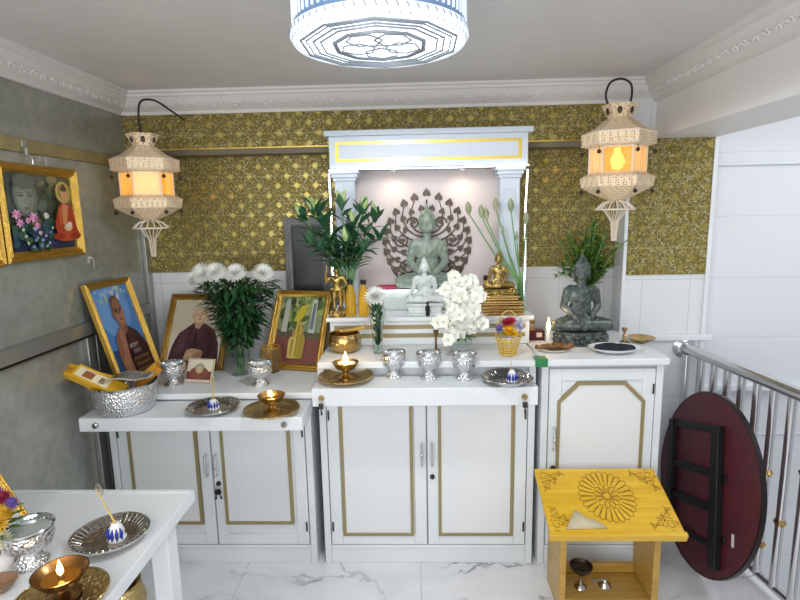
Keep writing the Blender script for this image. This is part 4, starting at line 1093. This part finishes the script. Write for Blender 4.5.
# old monk portrait
sh = [(ep(.5, .7, .6, .5), '#cfc6b2'), ([(.62, .35), (1, .5), (1, .9), (.7, .95)], '#bdb49f'), ([(.02, 0), (.06, .26), (.16, .46), (.34, .58), (.44, .64), (.62, .63), (.84, .52), (.95, .3), (.98, 0)], '#4d3236'),
      ([(.1, .1), (.2, .44), (.34, .56), (.3, .2)], '#5d3f42'), ([(.44, .63), (.40, .4), (.5, .2), (.6, .45), (.62, .62), (.54, .53)], '#5a3b3f'), ([(.48, .53), (.44, .3), (.36, .1), (.5, .08), (.56, .3)], '#3e272b'), ([(.7, .5), (.86, .46), (.9, .2), (.76, .1)], '#432a2e'),
      ([(.43, .64), (.46, .55), (.53, .53), (.61, .62), (.60, .70), (.44, .70)], '#bf9a7c'), (ep(.52, .75, .135, .13), '#cfae8e'), (ep(.52, .82, .13, .075), '#c7b598'), (ep(.525, .74, .10, .10), '#d9bb9c'),
      (ep(.475, .765, .025, .007), '#5a4235'), (ep(.57, .765, .025, .007), '#5a4235'), ([(.525, .765), (.508, .712), (.542, .712)], '#b78f70'), (ep(.525, .685, .035, .007), '#8b5a4a'), (ep(.39, .74, .018, .035), '#c39f80'), (ep(.655, .74, .018, .035), '#c39f80'),
      ([(.32, .06), (.36, .20), (.46, .23), (.60, .21), (.68, .18), (.66, .06), (.5, .02)], '#b99477'), (ep(.44, .12, .1, .05), '#c9a688'), (ep(.57, .13, .09, .045, .3), '#a98467')]
for k in range(4): sh += [(ep(.42+.05*k, .075-.004*k, .035, .008, -.2), '#8d6a52')]
f2 = pose((-1.318, 2.57, .836), -.086, .50)
picture_frame('framed_monk_portrait', 'gold-framed portrait of an elderly monk in maroon robe with folded hands', 'framed picture', f2, .34, .40, .030, M['goldold'], sh, '#d8d0be', .022)
# garden painting
sh = [([(0, .35), (1, .35), (1, 1), (0, 1)], '#7d8a6a'), ([(0, .0), (1, .0), (1, .40), (0, .42)], '#7a4b46'), ([(.0, .38), (1, .36), (1, .46), (0, .5)], '#5c5a48')]
sh += blotch(70, .02, .98, .55, .98, .03, .09, ['#4e6238', '#6d7f45', '#90a05a', '#39492b', '#a9ab7f'], 8)
sh += [([(.12, .45), (.14, .95), (.24, .95), (.25, .45)], '#aeb0a6'), ([(.74, .45), (.76, .96), (.86, .96), (.88, .44)], '#b6b8b2'), ([(.76, .5), (.78, .9), (.84, .9), (.84, .5)], '#6a7079')]
for (x, hh, cc) in ((.52, .62, '#b8a14a'), (.42, .40, '#c2ab62'), (.62, .44, '#9a8a3a')):
    sh += [([(x-.07, .06), (x-.09, .3*hh+.2), (x-.05, hh-.02), (x+.05, hh-.02), (x+.09, .3*hh+.2), (x+.07, .06)], cc), (ep(x, hh+.035, .038, .045), '#a5815c'), ([(x-.01, .1), (x-.02, hh-.06), (x+.03, hh-.06), (x+.02, .1)], '#8f7c36')]
sh += [([(.38, .62), (.5, .85), (.66, .88), (.6, .7), (.5, .6)], '#b8a83a')]
f3 = pose((-.775, 2.562, .836), -.232, .49)
picture_frame('framed_garden_painting', 'gold-framed painting of yellow-robed figures in a garden, left of the brass bowl', 'framed picture', f3, .308, .415, .034, M['gold'], sh, '#8a9276', .024)
# little card
sh = [([(.0, .0), (1, 0), (1, .5), (0, .46)], '#6a3f35'), (ep(.5, .42, .38, .28), '#7d4a3c'), (ep(.5, .62, .16, .24), '#b59a72'), (ep(.5, .66, .2, .16), '#8f9a78'), (ep(.5, .58, .10, .12), '#c9ab88'), ([(0, 0), (1, 0), (1, .12), (0, .12)], '#c8b9a8'), (ep(.47, .6, .02, .012), '#4a372c'), (ep(.55, .6, .02, .012), '#4a372c')]
picture_frame('photo_card', 'small photo card of a monk leaning below the elderly monk portrait', 'photo card', pose((-1.089, 2.337, .836), -.184, .49), .138, .118, .006, flat('#e2dccb'), sh, '#d5cdb6', .004)
# dark glass panel on the wall
dkf = mat('grey_moulding', '#8d9092', .4, .2)
sh = [([(0, 0), (1, 0), (1, 1), (0, 1)], '#2a2f31'), ([(.1, .05), (.95, .05), (.95, .95), (.1, .95)], '#343a3c')]
picture_frame('dark_wall_panel', 'grey-framed dark glass panel hung on the gold tiles behind the lily leaves', 'framed panel', pose((-.703, 2.832, 1.095), 0, .0), .235, .485, .034, dkf, sh, '#2c3133', .024, inner=mat('dark_lip', '#4b5052'))
# painting on the left wall: serene face, lotus pond and seated robed figure
sh = [([(0, .5), (1, .5), (1, 1), (0, 1)], '#4f5a4a'), ([(0, 0), (1, 0), (1, .25), (0, .3)], '#2c3450')]
sh += blotch(40, .4, 1, .3, .98, .04, .1, ['#6a6a4c', '#57604a', '#8a7a52', '#4a513f', '#77785a'], 21)
sh += blotch(40, .0, .5, .5, .98, .05, .1, ['#4c5752', '#5a655d', '#3d4643'], 22)
sh += [(ep(.25, .70, .17, .25), '#5f695f'), (ep(.24, .69, .13, .21), '#737d72'), (ep(.25, .9, .15, .10), '#5a6258'), (ep(.21, .66, .07, .12), '#858e82'), (ep(.185, .72, .045, .012), '#4a5149'), (ep(.31, .72, .045, .012), '#4a5149'), ([(.245, .74), (.22, .62), (.275, .62)], '#7a8278'), (ep(.25, .56, .05, .014), '#6a5f58'), (ep(.185, .755, .05, .008), '#59615a'), (ep(.31, .755, .05, .008), '#59615a')]
sh += blotch(38, .0, .62, .02, .36, .03, .075, ['#2b4a3a', '#2f3f63', '#37555a', '#26335a', '#3f6148', '#203a3f'], 23)
for (x, y, s) in ((.07, .48, .07), (.10, .37, .06), (.29, .44, .075), (.33, .33, .05), (.2, .40, .045), (.47, .46, .05)):
    for k in range(7): sh.append((ep(x+s*.5*math.cos(k*.9), y+s*.45*math.sin(k*.9), s*.5, s*.24, k*.9, 10), ['#b9709f', '#cf8fb6', '#dba9c6'][k % 3] if x < .45 else ['#c9c7bb', '#b2b5a5', '#dedbd0'][k % 3]))
sh += blotch(20, .1, .55, .05, .3, .012, .03, ['#8fa0c9', '#b7c3a0', '#c59abf', '#6f86b8'], 25)
sh += [(ep(.76, .78, .12, .15), '#b09a58'), (ep(.76, .79, .085, .115), '#8a7d4b'), ([(.60, .20), (.58, .34), (.66, .58), (.72, .63), (.83, .63), (.9, .55), (.93, .3), (.97, .2)], '#a53b24'), (ep(.76, .17, .23, .07), '#b2482b'), (ep(.62, .17, .09, .05), '#93301f'), (ep(.9, .17, .09, .05), '#93301f'),
       ([(.72, .62), (.70, .35), (.76, .3), (.82, .6)], '#c9835a'), ([(.66, .56), (.64, .34), (.68, .32), (.71, .58)], '#bf5a35'), (ep(.77, .76, .055, .085), '#c99a6d'), (ep(.77, .83, .05, .04), '#3c3328'), (ep(.77, .875, .022, .022), '#3c3328'), (ep(.75, .765, .012, .005), '#4a372c'), (ep(.79, .765, .012, .005), '#4a372c'), (ep(.77, .72, .015, .005), '#8b4a3a'),
       (ep(.78, .29, .07, .05), '#c9b48a'), (ep(.8, .33, .05, .035, .5), '#d9cfb4')]
wl = Matrix.Rotation(0, 4, 'Z')
pw0 = pose((WX+.013, 1.812, 1.447), PI/2, .0)
picture_frame('framed_buddha_painting', 'gilt-framed painting of a serene face, lotus flowers and a red-robed seated figure', 'framed picture', pw0, .438, .355, .036, M['gold'], sh, '#4a5548', .03)
sh2 = [([(0, 0), (1, 0), (1, .5), (0, .4)], '#6a5a3a'), ([(.5, .1), (1, .1), (1, .8), (.6, .7)], '#a58a4a')]
picture_frame('framed_wall_picture', 'gilt frame cut by the left edge of view, beside the lotus painting', 'framed picture', pose((WX+.013, 1.385, 1.44), PI/2, 0), .418, .355, .036, M['gold'], sh2, '#5a5a44', .03)
for (y, z) in ((2.10, 1.822), (2.335, 1.40)):
    o = B(M['chrome']).tube([(0, 0, .03), (.012, 0, .02), (.014, 0, -.015), (.004, 0, -.02)], .003, 6).box(-.0, .004, -.008, .008, .0, .035).build('picture_hanger')
    o.location = (WX+.0005, y, z); tag(o, 'small metal picture hook on the grey glass wall %s' % ('above the lotus painting corner' if z > 1.6 else 'above the blue monk portrait'), 'hook')
# ------------------------------------------------------------------ hanging lanterns
def smooth_path(p, n=6):
    out = []; q = [p[0]]+p+[p[-1]]
    for i in range(1, len(q)-2):
        a, b, c2, d = q[i-1:i+3]
        for k in range(n):
            t = k/n; out.append(.5*((2*b)+(c2-a)*t+(2*a-5*b+4*c2-d)*t*t+(3*b-a-3*c2+d)*t**3))
    return out+[p[-1]]
def lantern(loc, label, s, ph, loop):
    t = thing('rattan_lantern', label, 'hanging lantern', loc, group='rattan lanterns')
    Z = lambda *pr: [(r*s, z*s) for r, z in pr]
    A = lambda mb: mb
    hexa = lambda m, pr, **k: B(M[m]).lathe(Z(*pr), 6, ph=ph, **k)
    hexa('rattan', [(.045, .122), (.075, .178), (.070, .178), (.040, .124)], close=True).build('crown', t, sharp=20)
    for k in range(6):
        mb = B(M['iron'])
        a = ph+2*PI*k/6+PI/6; mb.M = Matrix.Translation((.055*s*math.cos(a), .055*s*math.sin(a), .152*s)) @ Matrix.Rotation(a, 4, 'Z'); mb.ell((0, 0, 0), (.006*s, .010*s, .017*s), 8, 6)
        mb.M = Matrix(); mb.build('crown_medallion', t)
    hexa('rattan', [(.04, .128), (.06, .118), (.095, .088), (.152, .062), (.153, .055), (.094, .080), (.06, .11), (.035, .12)], close=True).build('roof', t, sharp=20)
    hexa('rattan', [(.153, .062), (.150, .012), (.112, .004), (.112, .0), (.144, .006), (.147, .060)], close=True).build('roof_band', t, sharp=20)
    mb = B(M['rattanplain'])
    for z in (.058, .012): mb.tube(ring(6, .152*s, z*s, ph), .003*s, 6, True)
    for z in (.0, -.108): mb.tube(ring(6, .116*s, z*s, ph), .004*s, 6, True)
    for k in range(6):
        a = ph+2*PI*k/6; x, y = .116*s*math.cos(a), .116*s*math.sin(a); mb.tube([(x, y, .004*s), (x, y, -.112*s)], .004*s, 6)
    mb.build('frame', t)
    for k in range(6):
        a, b_ = ph+2*PI*k/6, ph+2*PI*(k+1)/6
        p0, p1 = V((.113*s*math.cos(a), .113*s*math.sin(a), 0)), V((.113*s*math.cos(b_), .113*s*math.sin(b_), 0))
        m = 'shadeyellow' if (k % 2 == 0) else 'shade'
        mb = B(M[m]); n = 18
        for i in range(n):
            e_ = .08 if k % 2 == 0 else -.02
            q0 = p0.lerp(p1, (i+e_)/n); q1 = p0.lerp(p1, (i+1-e_)/n); d_ = .0012*(i % 2)
            out = (q0+q1).normalized()*d_
            mb.add([q0+out+V((0, 0, -.105*s)), q1+out+V((0, 0, -.105*s)), q1+out+V((0, 0, 0)), q0+out], [(0, 1, 2, 3)])
        mb.build('thread_panel', t)
    hexa('rattan', [(.112, -.104), (.150, -.122), (.153, -.128), (.148, -.165), (.144, -.165), (.147, -.128), (.112, -.108)], close=True).build('lower_band', t, sharp=20)
    hexa('rattan', [(.148, -.165), (.10, -.192), (.035, -.222), (.03, -.222), (.096, -.189), (.142, -.163)], close=True).build('lower_cone', t, sharp=20)
    mb = B(M['rattanplain'])
    for k in range(14):
        a = 2*PI*k/14; mb.tube([(.02*s*math.cos(a), .02*s*math.sin(a), -.222*s), (.055*s*math.cos(a), .055*s*math.sin(a), -.236*s), (.082*s*math.cos(a), .082*s*math.sin(a), -.262*s)], .0032*s, 5)
        mb.tube([(.05*s*math.cos(a), .05*s*math.sin(a), -.262*s), (.016*s*math.cos(a), .016*s*math.sin(a), -.315*s), (.010*s*math.cos(a), .010*s*math.sin(a), -.40*s)], .0016*s, 5)
    mb.tube(ring(24, .082*s, -.262*s), .0035*s, 6, True); mb.tube(ring(24, .05*s, -.262*s), .0022*s, 6, True)
    mb.build('finial_and_tassel', t)
    for k in range(6):
        a = ph+2*PI*k/6
        for rr, z in ((.148, .0), (.144, -.165)):
            mb = B(M['bead']); x, y = rr*s*math.cos(a), rr*s*math.sin(a)
            mb.ell((x, y, (z-.022)*s), .009*s, 10, 8).tube([(x, y, z*s), (x, y, (z-.02)*s)], .0014*s, 5); mb.build('bead', t)
    bb = B(M['bulb']).lathe(Z((0, -.095), (.02, -.085), (.03, -.06), (.024, -.035), (.013, -.02), (.013, 0), (0, 0)), 20).build('bulb', t)
    B(M['cord']).tube(smooth_path([V(p)*s for p in loop]), .0048, 8).build('cord', t)
    ld = bpy.data.lights.new('lantern_bulb', 'POINT'); ld.energy = 3.0; ld.color = (1, .76, .44); ld.shadow_soft_size = .03
    lo = bpy.data.objects.new('lantern_bulb', ld); C.objects.link(lo); lo.parent = t; lo.location = (0, 0, -.055*s)
    lo.location = (0, -.0, -.052*s); bb.visible_shadow = True
    return t
a_ = P(146, 173, Y=2.44)
lantern(a_, 'left rattan lantern glowing beside the grey glass wall', .95, 1.51, [(0, 0, .0), (0, 0, .13), (-.01, 0, .24), (.005, .0, .325), (.05, .05, .34), (.10, .12, .30), (.14, .165, .265)])
a_ = P(618, 148, Y=2.40)
lantern(a_, 'right rattan lantern hanging beside the ceiling beam and pillar', 1.0, -.34, [(0, 0, .0), (0, 0, .13), (.035, 0, .17), (.048, 0, .22), (.04, 0, .265), (.0, 0, .285), (-.045, .0, .27), (-.062, .0, .22), (-.05, .0, .18)])
# ------------------------------------------------------------------ ceiling lamp
lc = P(380, 46, Z=2.04)
t = thing('ceiling_light', 'round crystal-rimmed ceiling light glowing white', 'ceiling light', (lc.x+.0, lc.y, 2.04))
R = .234
B(M['lampbody']).lathe([(0, CZ-2.041), (R*.97, CZ-2.041), (R*.97, .036), (R*.92, .035), (0, .035)], 64).build('housing', t)
mb = MB().use(M['crystal'])
for k in range(72):
    a = 2*PI*k/72; mb.M = Matrix.Rotation(a, 4, 'Z'); mb.box(R*.955, R*.985, -.0028, .0028, .045, .125)
mb.M = Matrix(); mb.build('crystal_bars', t)
B(M['crystal']).lathe([(R*.96, .036), (R*1.0, .032), (R*1.01, .014), (R*.97, .001), (R*.93, .003), (R*.93, .034)], 64, close=True).build('crystal_ring', t)
B(M['lampglow']).lathe([(0, .0), (R*.6, .001), (R*.93, .006), (R*.93, .02), (0, .02)], 64).build('diffuser', t)
mb = MB().use(M['lampline'])
for k in range(60):
    a = 2*PI*k/60; mb.tube([(R*f_*math.cos(a+o_), R*f_*math.sin(a+o_), z_) for f_, z_, o_ in ((.985, .035, 0), (1.015, .022, .03), (.98, .004, .06))], .0012, 4)
mb.build('crystal_facet_lines', t)
mb = MB().use(M['lampline'])
for r, n, w in ((.90, 10, .0022), (.84, 10, .0014), (.76, 10, .0018), (.68, 10, .0018), (.53, 10, .0035), (.505, 10, .0015)):
    mb.tube(ring(n, R*r, -.001+.004*max(0, r-.6), PI/10), w*1.5, 5, True)
for k in range(5):
    a = 2*PI*k/5+.3; mb.tube(ring(6, R*.205, -.0015, a, (R*.27*math.cos(a), R*.27*math.sin(a))), .0024, 5, True)
mb.tube(ring(8, R*.05, -.0015), .0016, 5, True)
for k in range(20):
    a = 2*PI*k/20; mb.tube([(R*.7*math.cos(a), R*.7*math.sin(a), -.0005), (R*.9*math.cos(a), R*.9*math.sin(a), .003)], .0009, 4)
mb.build('pattern_lines', t)
# ------------------------------------------------------------------ stair railing
A0, A1 = V((1.367, 2.695, .887)), V((1.449, 1.973, .887)); dv = A1-A0
t = thing('stair_railing', 'chrome stair railing with upright bars running from the pillar', 'railing', (A0.x, A0.y, 0))
pt = lambda u, z: V((dv.x*u, dv.y*u, z))
B(M['chrome']).tube([pt(0, .887), pt(2.6, .887)], .026, 20).build('handrail', t)
MB(Matrix.Translation(pt(.012, .887)) @ Matrix.Rotation(PI/2, 4, 'X')).use(M['chrome']).lathe([(0, -.02), (.058, -.02), (.056, -.004), (.04, .006), (.03, .012), (0, .012)], 28).build('wall_flange', t)
B(M['chrome']).tube([pt(.05, .05), pt(2.6, .05)], .015, 12).build('bottom_rail', t)
B(M['chrome']).box(-.028, .028, -.022, .022, .0, .865).build('flat_post', t, bevel=.004).location = pt(.075, 0)
for k in range(20):
    u = .21+.125*k
    if u > 2.5: break
    o = B(M['chrome']).tube([pt(u, .05), pt(u, .87)], .0165, 14).build('bar', t)
    if k >= 5:
        yy = A0.y+dv.y*u
        for z in ((P(777, 472, Y=yy).z, P(773, 543, Y=yy).z) if k % 2 else (P(795, 522, Y=yy).z,)):
            if k > 6: z = (.60, .43)[0] if k % 2 else .5
            cm = MB(Matrix.Translation(pt(u, z))).use(M['brass']).lathe([(.0165, -.014), (.019, -.011), (.018, -.007), (.024, 0), (.018, .007), (.019, .011), (.0165, .014)], 18); cm.build('collar', o)
# ------------------------------------------------------------------ folded round table
th, psi = .128, .0125; R = .395
hx = V((math.sin(psi), math.cos(psi), 0)); uz = V((math.sin(th), 0, math.cos(th))); nrm = hx.cross(uz)
mw = Matrix((hx, uz, nrm)).transposed().to_4x4() @ Matrix.Rotation(-.31, 4, 'Z'); mw.translation = V((1.268, 2.232, R*math.cos(th)+.004))
if nrm.x > 0: pass
t = thing('folding_table', 'round maroon folding table leaning on its edge against the stair railing', 'table', mw=mw)
sg = -1 if nrm.x < 0 else 1      # local z side that faces the room
fr = 1 if nrm.x < 0 else -1
def fz(a, b_): return (fr*a, fr*b_) if fr > 0 else (fr*b_, fr*a)
z0, z1 = fz(-.009, .009)
mb = B(M['maroon']).lathe([(0, z0), (R-.006, z0), (R-.006, z1), (0, z1)], 72); mb.build('tabletop', t)
B(M['edge']).lathe([(R-.006, -.011), (R, -.009), (R, .009), (R-.006, .011)], 72, close=True).build('edge_band', t)
def lb(u0, u1, v0, v1, d0_, d1_, name='leg'):
    a, b_ = fz(d0_, d1_); return B(M['black']).box(u0, u1, v0, v1, a, b_).build(name, t, bevel=.003)
# u along depth (far is +), v up the disc
lb(-.150, -.095, -.33, .25, .0095, .038); lb(.24, .28, -.27, .25, .0095, .034)
for v in (.232, .045, -.10): lb(-.094, .239, v-.016, v+.016, .0095, .026, 'crossbar')
lb(-.094, .239, -.262, -.236, .0095, .022, 'crossbar')
lb(-.18, -.152, .02, .05, .0095, .016, 'hinge_plate'); lb(-.18, -.152, -.22, -.19, .0095, .016, 'hinge_plate')
a, b_ = fz(.0092, .0097); B(flat('#d8d4cf')).box(-.232, -.215, -.215, -.165, a, b_).build('label', t)
# ------------------------------------------------------------------ yellow book stand
bl_, br_ = P(539, 467, Y=2.15), P(655, 470, Y=2.15); fl_, fr_ = P(549, 529, Y=1.86), P(679, 536, Y=1.86)
zb, zf = (bl_.z+br_.z)/2, (fl_.z+fr_.z)/2
xc = (bl_.x+br_.x+fl_.x+fr_.x)/4
t = thing('book_stand', 'yellow varnished low book stand with carved flower on its sloping top', 'stand', (xc, 1.92, 0))
sl = math.atan2(zb-zf, .29); Lt = .29/math.cos(sl); W2 = .253
T = Matrix.Translation((0, -.06, zf)) @ Matrix.Rotation(sl, 4, 'X')
top = MB(T).use(M['yellowwood']).box(-W2, W2, 0, Lt, -.018, 0).build('sloping_top', t, bevel=.003)
MB(T).use(M['yellowwood']).box(-W2-.005, W2+.005, -.018, 0.002, -.030, .004).build('front_ledge', t, bevel=.003)
ztop = lambda y: zf+(y+.06)*math.tan(sl)-.0205/math.cos(sl)
for s in (-1, 1):
    x0, x1 = (-.196, -.170) if s < 0 else (.170, .196)
    mb = B(M['wood']); vs = [(x, y, z) for x in (x0, x1) for (y, z) in ((0, 0), (.19, 0), (.19, ztop(.19)), (0, ztop(0)))]
    mb.add(vs, [(0, 1, 2, 3), (7, 6, 5, 4), (0, 4, 5, 1), (1, 5, 6, 2), (2, 6, 7, 3), (3, 7, 4, 0)]); mb.build('side_panel', t, bevel=.002)
B(M['wood']).box(-.169, .169, .005, .185, .03, .05).build('shelf', t, bevel=.002)
B(M['wood']).box(-.169, .169, .168, .188, .051, .092).build('back_rail', t, bevel=.002)
cv = MB(T @ Matrix.Translation((0, 0, .0004))).use(M['carve'])
cx_, cy_ = .012, Lt*.54; ra, rb = .114, .056
sy_ = 1.12
for k in range(26):
    a0, a1 = 2*PI*k/26, 2*PI*(k+1)/26; am = (a0+a1)/2
    p_ = lambda r, a: (cx_+r*math.cos(a), cy_+r*math.sin(a)*sy_, 0)
    cv.tube([p_(rb, a0), p_(ra*.92, a0+.02), p_(ra, am), p_(ra*.92, a1-.02), p_(rb, a1)], .0011, 5)
for k in range(12):
    a0, a1 = 2*PI*k/12, 2*PI*(k+1)/12; am = (a0+a1)/2
    cv.tube([p_(.012, am), p_(rb*.8, a0+.05), p_(rb, am), p_(rb*.8, a1-.05), p_(.012, am)], .0011, 5)
cv.build('rosette_carving', top)
for sx in (-1, 1):
    for (yy, sgn) in ((.035, 1), (Lt-.035, -1)):
        cv = MB(T @ Matrix.Translation((0, 0, .0004))).use(M['carve'])
        ox = sx*(W2-.035)
        for q, (dx, dy, r) in enumerate(((0, 0, .022), (-.04, .004, .015), (-.068, -.006, .010), (-.004, .042, .015), (.006, .07, .010), (-.03, .03, .012))):
            cv.tube([(ox+sx*dx+r*(1-k_*.05)*math.cos(k_*.6+q), yy+sgn*(dy+r*(1-k_*.05)*math.sin(k_*.6+q)), 0) for k_ in range(15)], .0011, 5)
            for kk in range(3):
                a = q+kk*2.1; cv.tube([(ox+sx*dx+r*math.cos(a), yy+sgn*(dy+r*math.sin(a)), 0), (ox+sx*dx+(r+.008)*math.cos(a+.3), yy+sgn*(dy+(r+.008)*math.sin(a+.3)), 0), (ox+sx*dx+(r+.004)*math.cos(a+.7), yy+sgn*(dy+(r+.004)*math.sin(a+.7)), 0)], .001, 4)
        cv.build('corner_carving', top)
pp = MB(T).use(M['paper'])
pv = [(-.19, .012, .003), (-.03, .016, .003), (-.06, .04, .010), (-.105, .055, .016), (-.135, .10, .006), (-.15, .075, .012), (-.11, .02, .02)]
pp.add(pv, [(0, 6, 5), (5, 6, 3, 4), (6, 1, 2, 3), (0, 1, 6)])
o = pp.build('folded_paper'); o.location = t.location; tag(o, 'crumpled triangle of aged paper lying on the carved stand top', 'paper')
so = o.modifiers.new('t', 'SOLIDIFY'); so.thickness = .0012
def candlestick_small(x, y, label, bowl):
    k = thing('candle_holder', label, 'candle holder', (xc+x, 1.92+y, .0505), group='metal holders inside the book stand')
    B(M['tin']).lathe([(0, 0), (.026, 0), (.024, .006), (.010, .016), (.006, .03), (.005, .055), (.008, .06), (0, .06)], 24).build('stem', k)
    if bowl: B(M['iron']).lathe([(0, .058), (.02, .062), (.042, .085), (.046, .10), (.043, .10), (.038, .087), (0, .068)], 28).build('bowl', k)
    return k
candlestick_small(-.085, .08, 'metal holder with dark bowl inside the yellow book stand', True)
k = thing('brass_bell', 'small metal bell with a long handle lying inside the book stand', 'bell', (xc+.018, 1.92+.09, .0505))
B(M['tin']).lathe([(0, 0), (.027, 0), (.025, .006), (.012, .018), (.008, .028), (0, .03)], 24).tube([(0, 0, .025), (-.03, -.005, .03), (-.055, -.008, .026)], .004, 8).build('body', k)
# ------------------------------------------------------------------ foreground table and what stands on it
t = thing('white_table', 'white rectangular table in the left foreground', 'table', (-1.08, 1.1, 0))
B(M['white']).box(-.36, .37, -.55, .432, .712, .75).build('tabletop', t, bevel=.004)
B(M['white']).box(-.352, .362, .41, .424, .7505, .754).build('raised_edge', t)
for sx in (-1, 1):
    for (y0, y1) in ((-.50, -.44), (.27, .33)):
        B(M['white']).box(sx*.325-.026, sx*.325+.026, y0, y1, 0, .711).build('leg', t, bevel=.003)
B(M['white']).box(-.3, .3, .285, .31, .62, .711).build('apron', t)
q = P(128, 592, Z=.1)
t = thing('brass_pot', 'round brass pot on the floor partly hidden under the foreground table', 'pot', (P(124, 596, Z=.12).x-.02, P(124, 596, Z=.12).y, 0.001))
B(M['brasstray']).lathe(thin([(.05, 0), (.055, .015), (.09, .06), (.10, .10), (.085, .15), (.07, .165), (.085, .18)], .003)+[(0, .005), (0, 0)], 36).build('pot', t)
sh = [([(0, 0), (1, 0), (1, .6), (0, .5)], '#6b5aa0'), ([(.3, 0), (1, 0), (1, .3), (.5, .4)], '#d8d2dc')]
picture_frame('framed_picture', 'gold-edged frame leaning at the left edge of the foreground table behind flowers', 'framed picture', pose((-1.178, 1.09, .751), 1.36, .62), .28, .24, .018, M['gold'], sh, '#bdb3cc', .014)
fq = P(6, 565, Z=.7505)
t = thing('flower_bunch', 'bunch of mixed yellow, purple and cream flowers at the left edge of the foreground table', 'flowers', (fq.x-.012, fq.y+.0, .7505))
B(M['porcelain']).lathe(thin([(.03, 0), (.035, .02), (.03, .05), (.036, .07)], .003)+[(0, .005), (0, 0)], 24).build('vase', t)
for i, (x, y, z, r, col) in enumerate(((.03, -.03, .13, .026, '#d9a93a'), (.0, -.04, .10, .03, '#e3d9a6'), (.035, -.03, .085, .024, '#dfe0c0'), (-.02, 0, .17, .028, '#7a3a52'), (.02, .01, .175, .02, '#8d2f45'), (.04, .01, .16, .016, '#6a58a8'), (.03, 0, .145, .022, '#c9a52c'), (-.03, -.03, .14, .03, '#d8b34a'))):
    mum(MB().use(flat(col)), (x, y, z), r*1.2, (x*8+.2, -.8, .7), 4).build('flower', t)
mb = MB().use(M['brightleaf'])
for k in range(40):
    a = k*.7; mb.leaf((.02*math.cos(a), .02*math.sin(a), .06+.002*k), (math.cos(a), math.sin(a), .5), .05, .018, .3, 3)
mb.use(mat('reddish_leaf', '#5a2e2a', .5))
for k in range(14):
    a = k*.9; mb.leaf((.02*math.cos(a), .02*math.sin(a), .06), (math.cos(a), math.sin(a)-.3, .0), .05, .02, .3, 3)
mb.build('leaves', t)
q = P(-1, 590, Z=.7505)
t = thing('clay_dish', 'brown scalloped dish at the bottom left corner of the foreground table', 'dish', q)
B(mat('brown_clay', '#8d6f58', .5)).lathe([(0, 0), (.02, 0), (.035, .012), (.04, .02), (.036, .02), (.02, .005), (0, .005)], 12).build('dish', t)
# ------------------------------------------------------------------ light
def area(name, loc, rot, size, sy, energy, color=(1, 1, 1)):
    l = bpy.data.lights.new(name, 'AREA'); l.shape = 'RECTANGLE'; l.size = size; l.size_y = sy; l.energy = energy; l.color = color
    o = bpy.data.objects.new(name, l); C.objects.link(o); o.location = loc; o.rotation_euler = rot
    return o
ld = bpy.data.lights.new('ceiling_lamp_light', 'SPOT'); ld.spot_size = PI; ld.spot_blend = .08; ld.shadow_soft_size = .1; ld.energy = 35; ld.color = (.93, .97, 1)
lo = bpy.data.objects.new('ceiling_lamp_light', ld); C.objects.link(lo); lo.location = (lc.x, lc.y, 2.034)
for x in (-.11, .235):
    sp = bpy.data.lights.new('niche_downlight', 'SPOT'); sp.energy = .7; sp.spot_size = 2.6; sp.spot_blend = .8; sp.color = (1, .80, .58); sp.shadow_soft_size = .02
    so = bpy.data.objects.new('niche_downlight', sp); C.objects.link(so); so.location = (x, 2.715, 1.80)
# unseen fill areas for the room behind the viewer, the beam and the stairwell
area('room_fill', (-.2, -.75, 1.5), (math.radians(90), 0, 0), 2.6, 1.6, 26, (1, .985, .97))  # unseen fill for the open room behind the viewer
area('beam_fill', (-1.35, -.6, 1.25), (math.radians(96), 0, math.radians(-48)), 1.2, 1.6, 20, (1, .99, .975))  # invented source, added to brighten the beam face
area('stairwell_fill', (2.3, 1.4, 2.38), (0, 0, 0), 1.2, 1.6, 20, (.97, .98, 1))  # added overhead fill that brightens the stairwell wall
w = bpy.data.worlds.new('world'); S.world = w; w.use_nodes = True
w.node_tree.nodes['Background'].inputs[0].default_value = (.86, .9, .95, 1); w.node_tree.nodes['Background'].inputs[1].default_value = .45
vs_ = S.view_settings
vs_.view_transform = 'Standard'; vs_.look = 'None'; vs_.exposure = 0.22; vs_.gamma = 1.0; vs_.use_curve_mapping = False
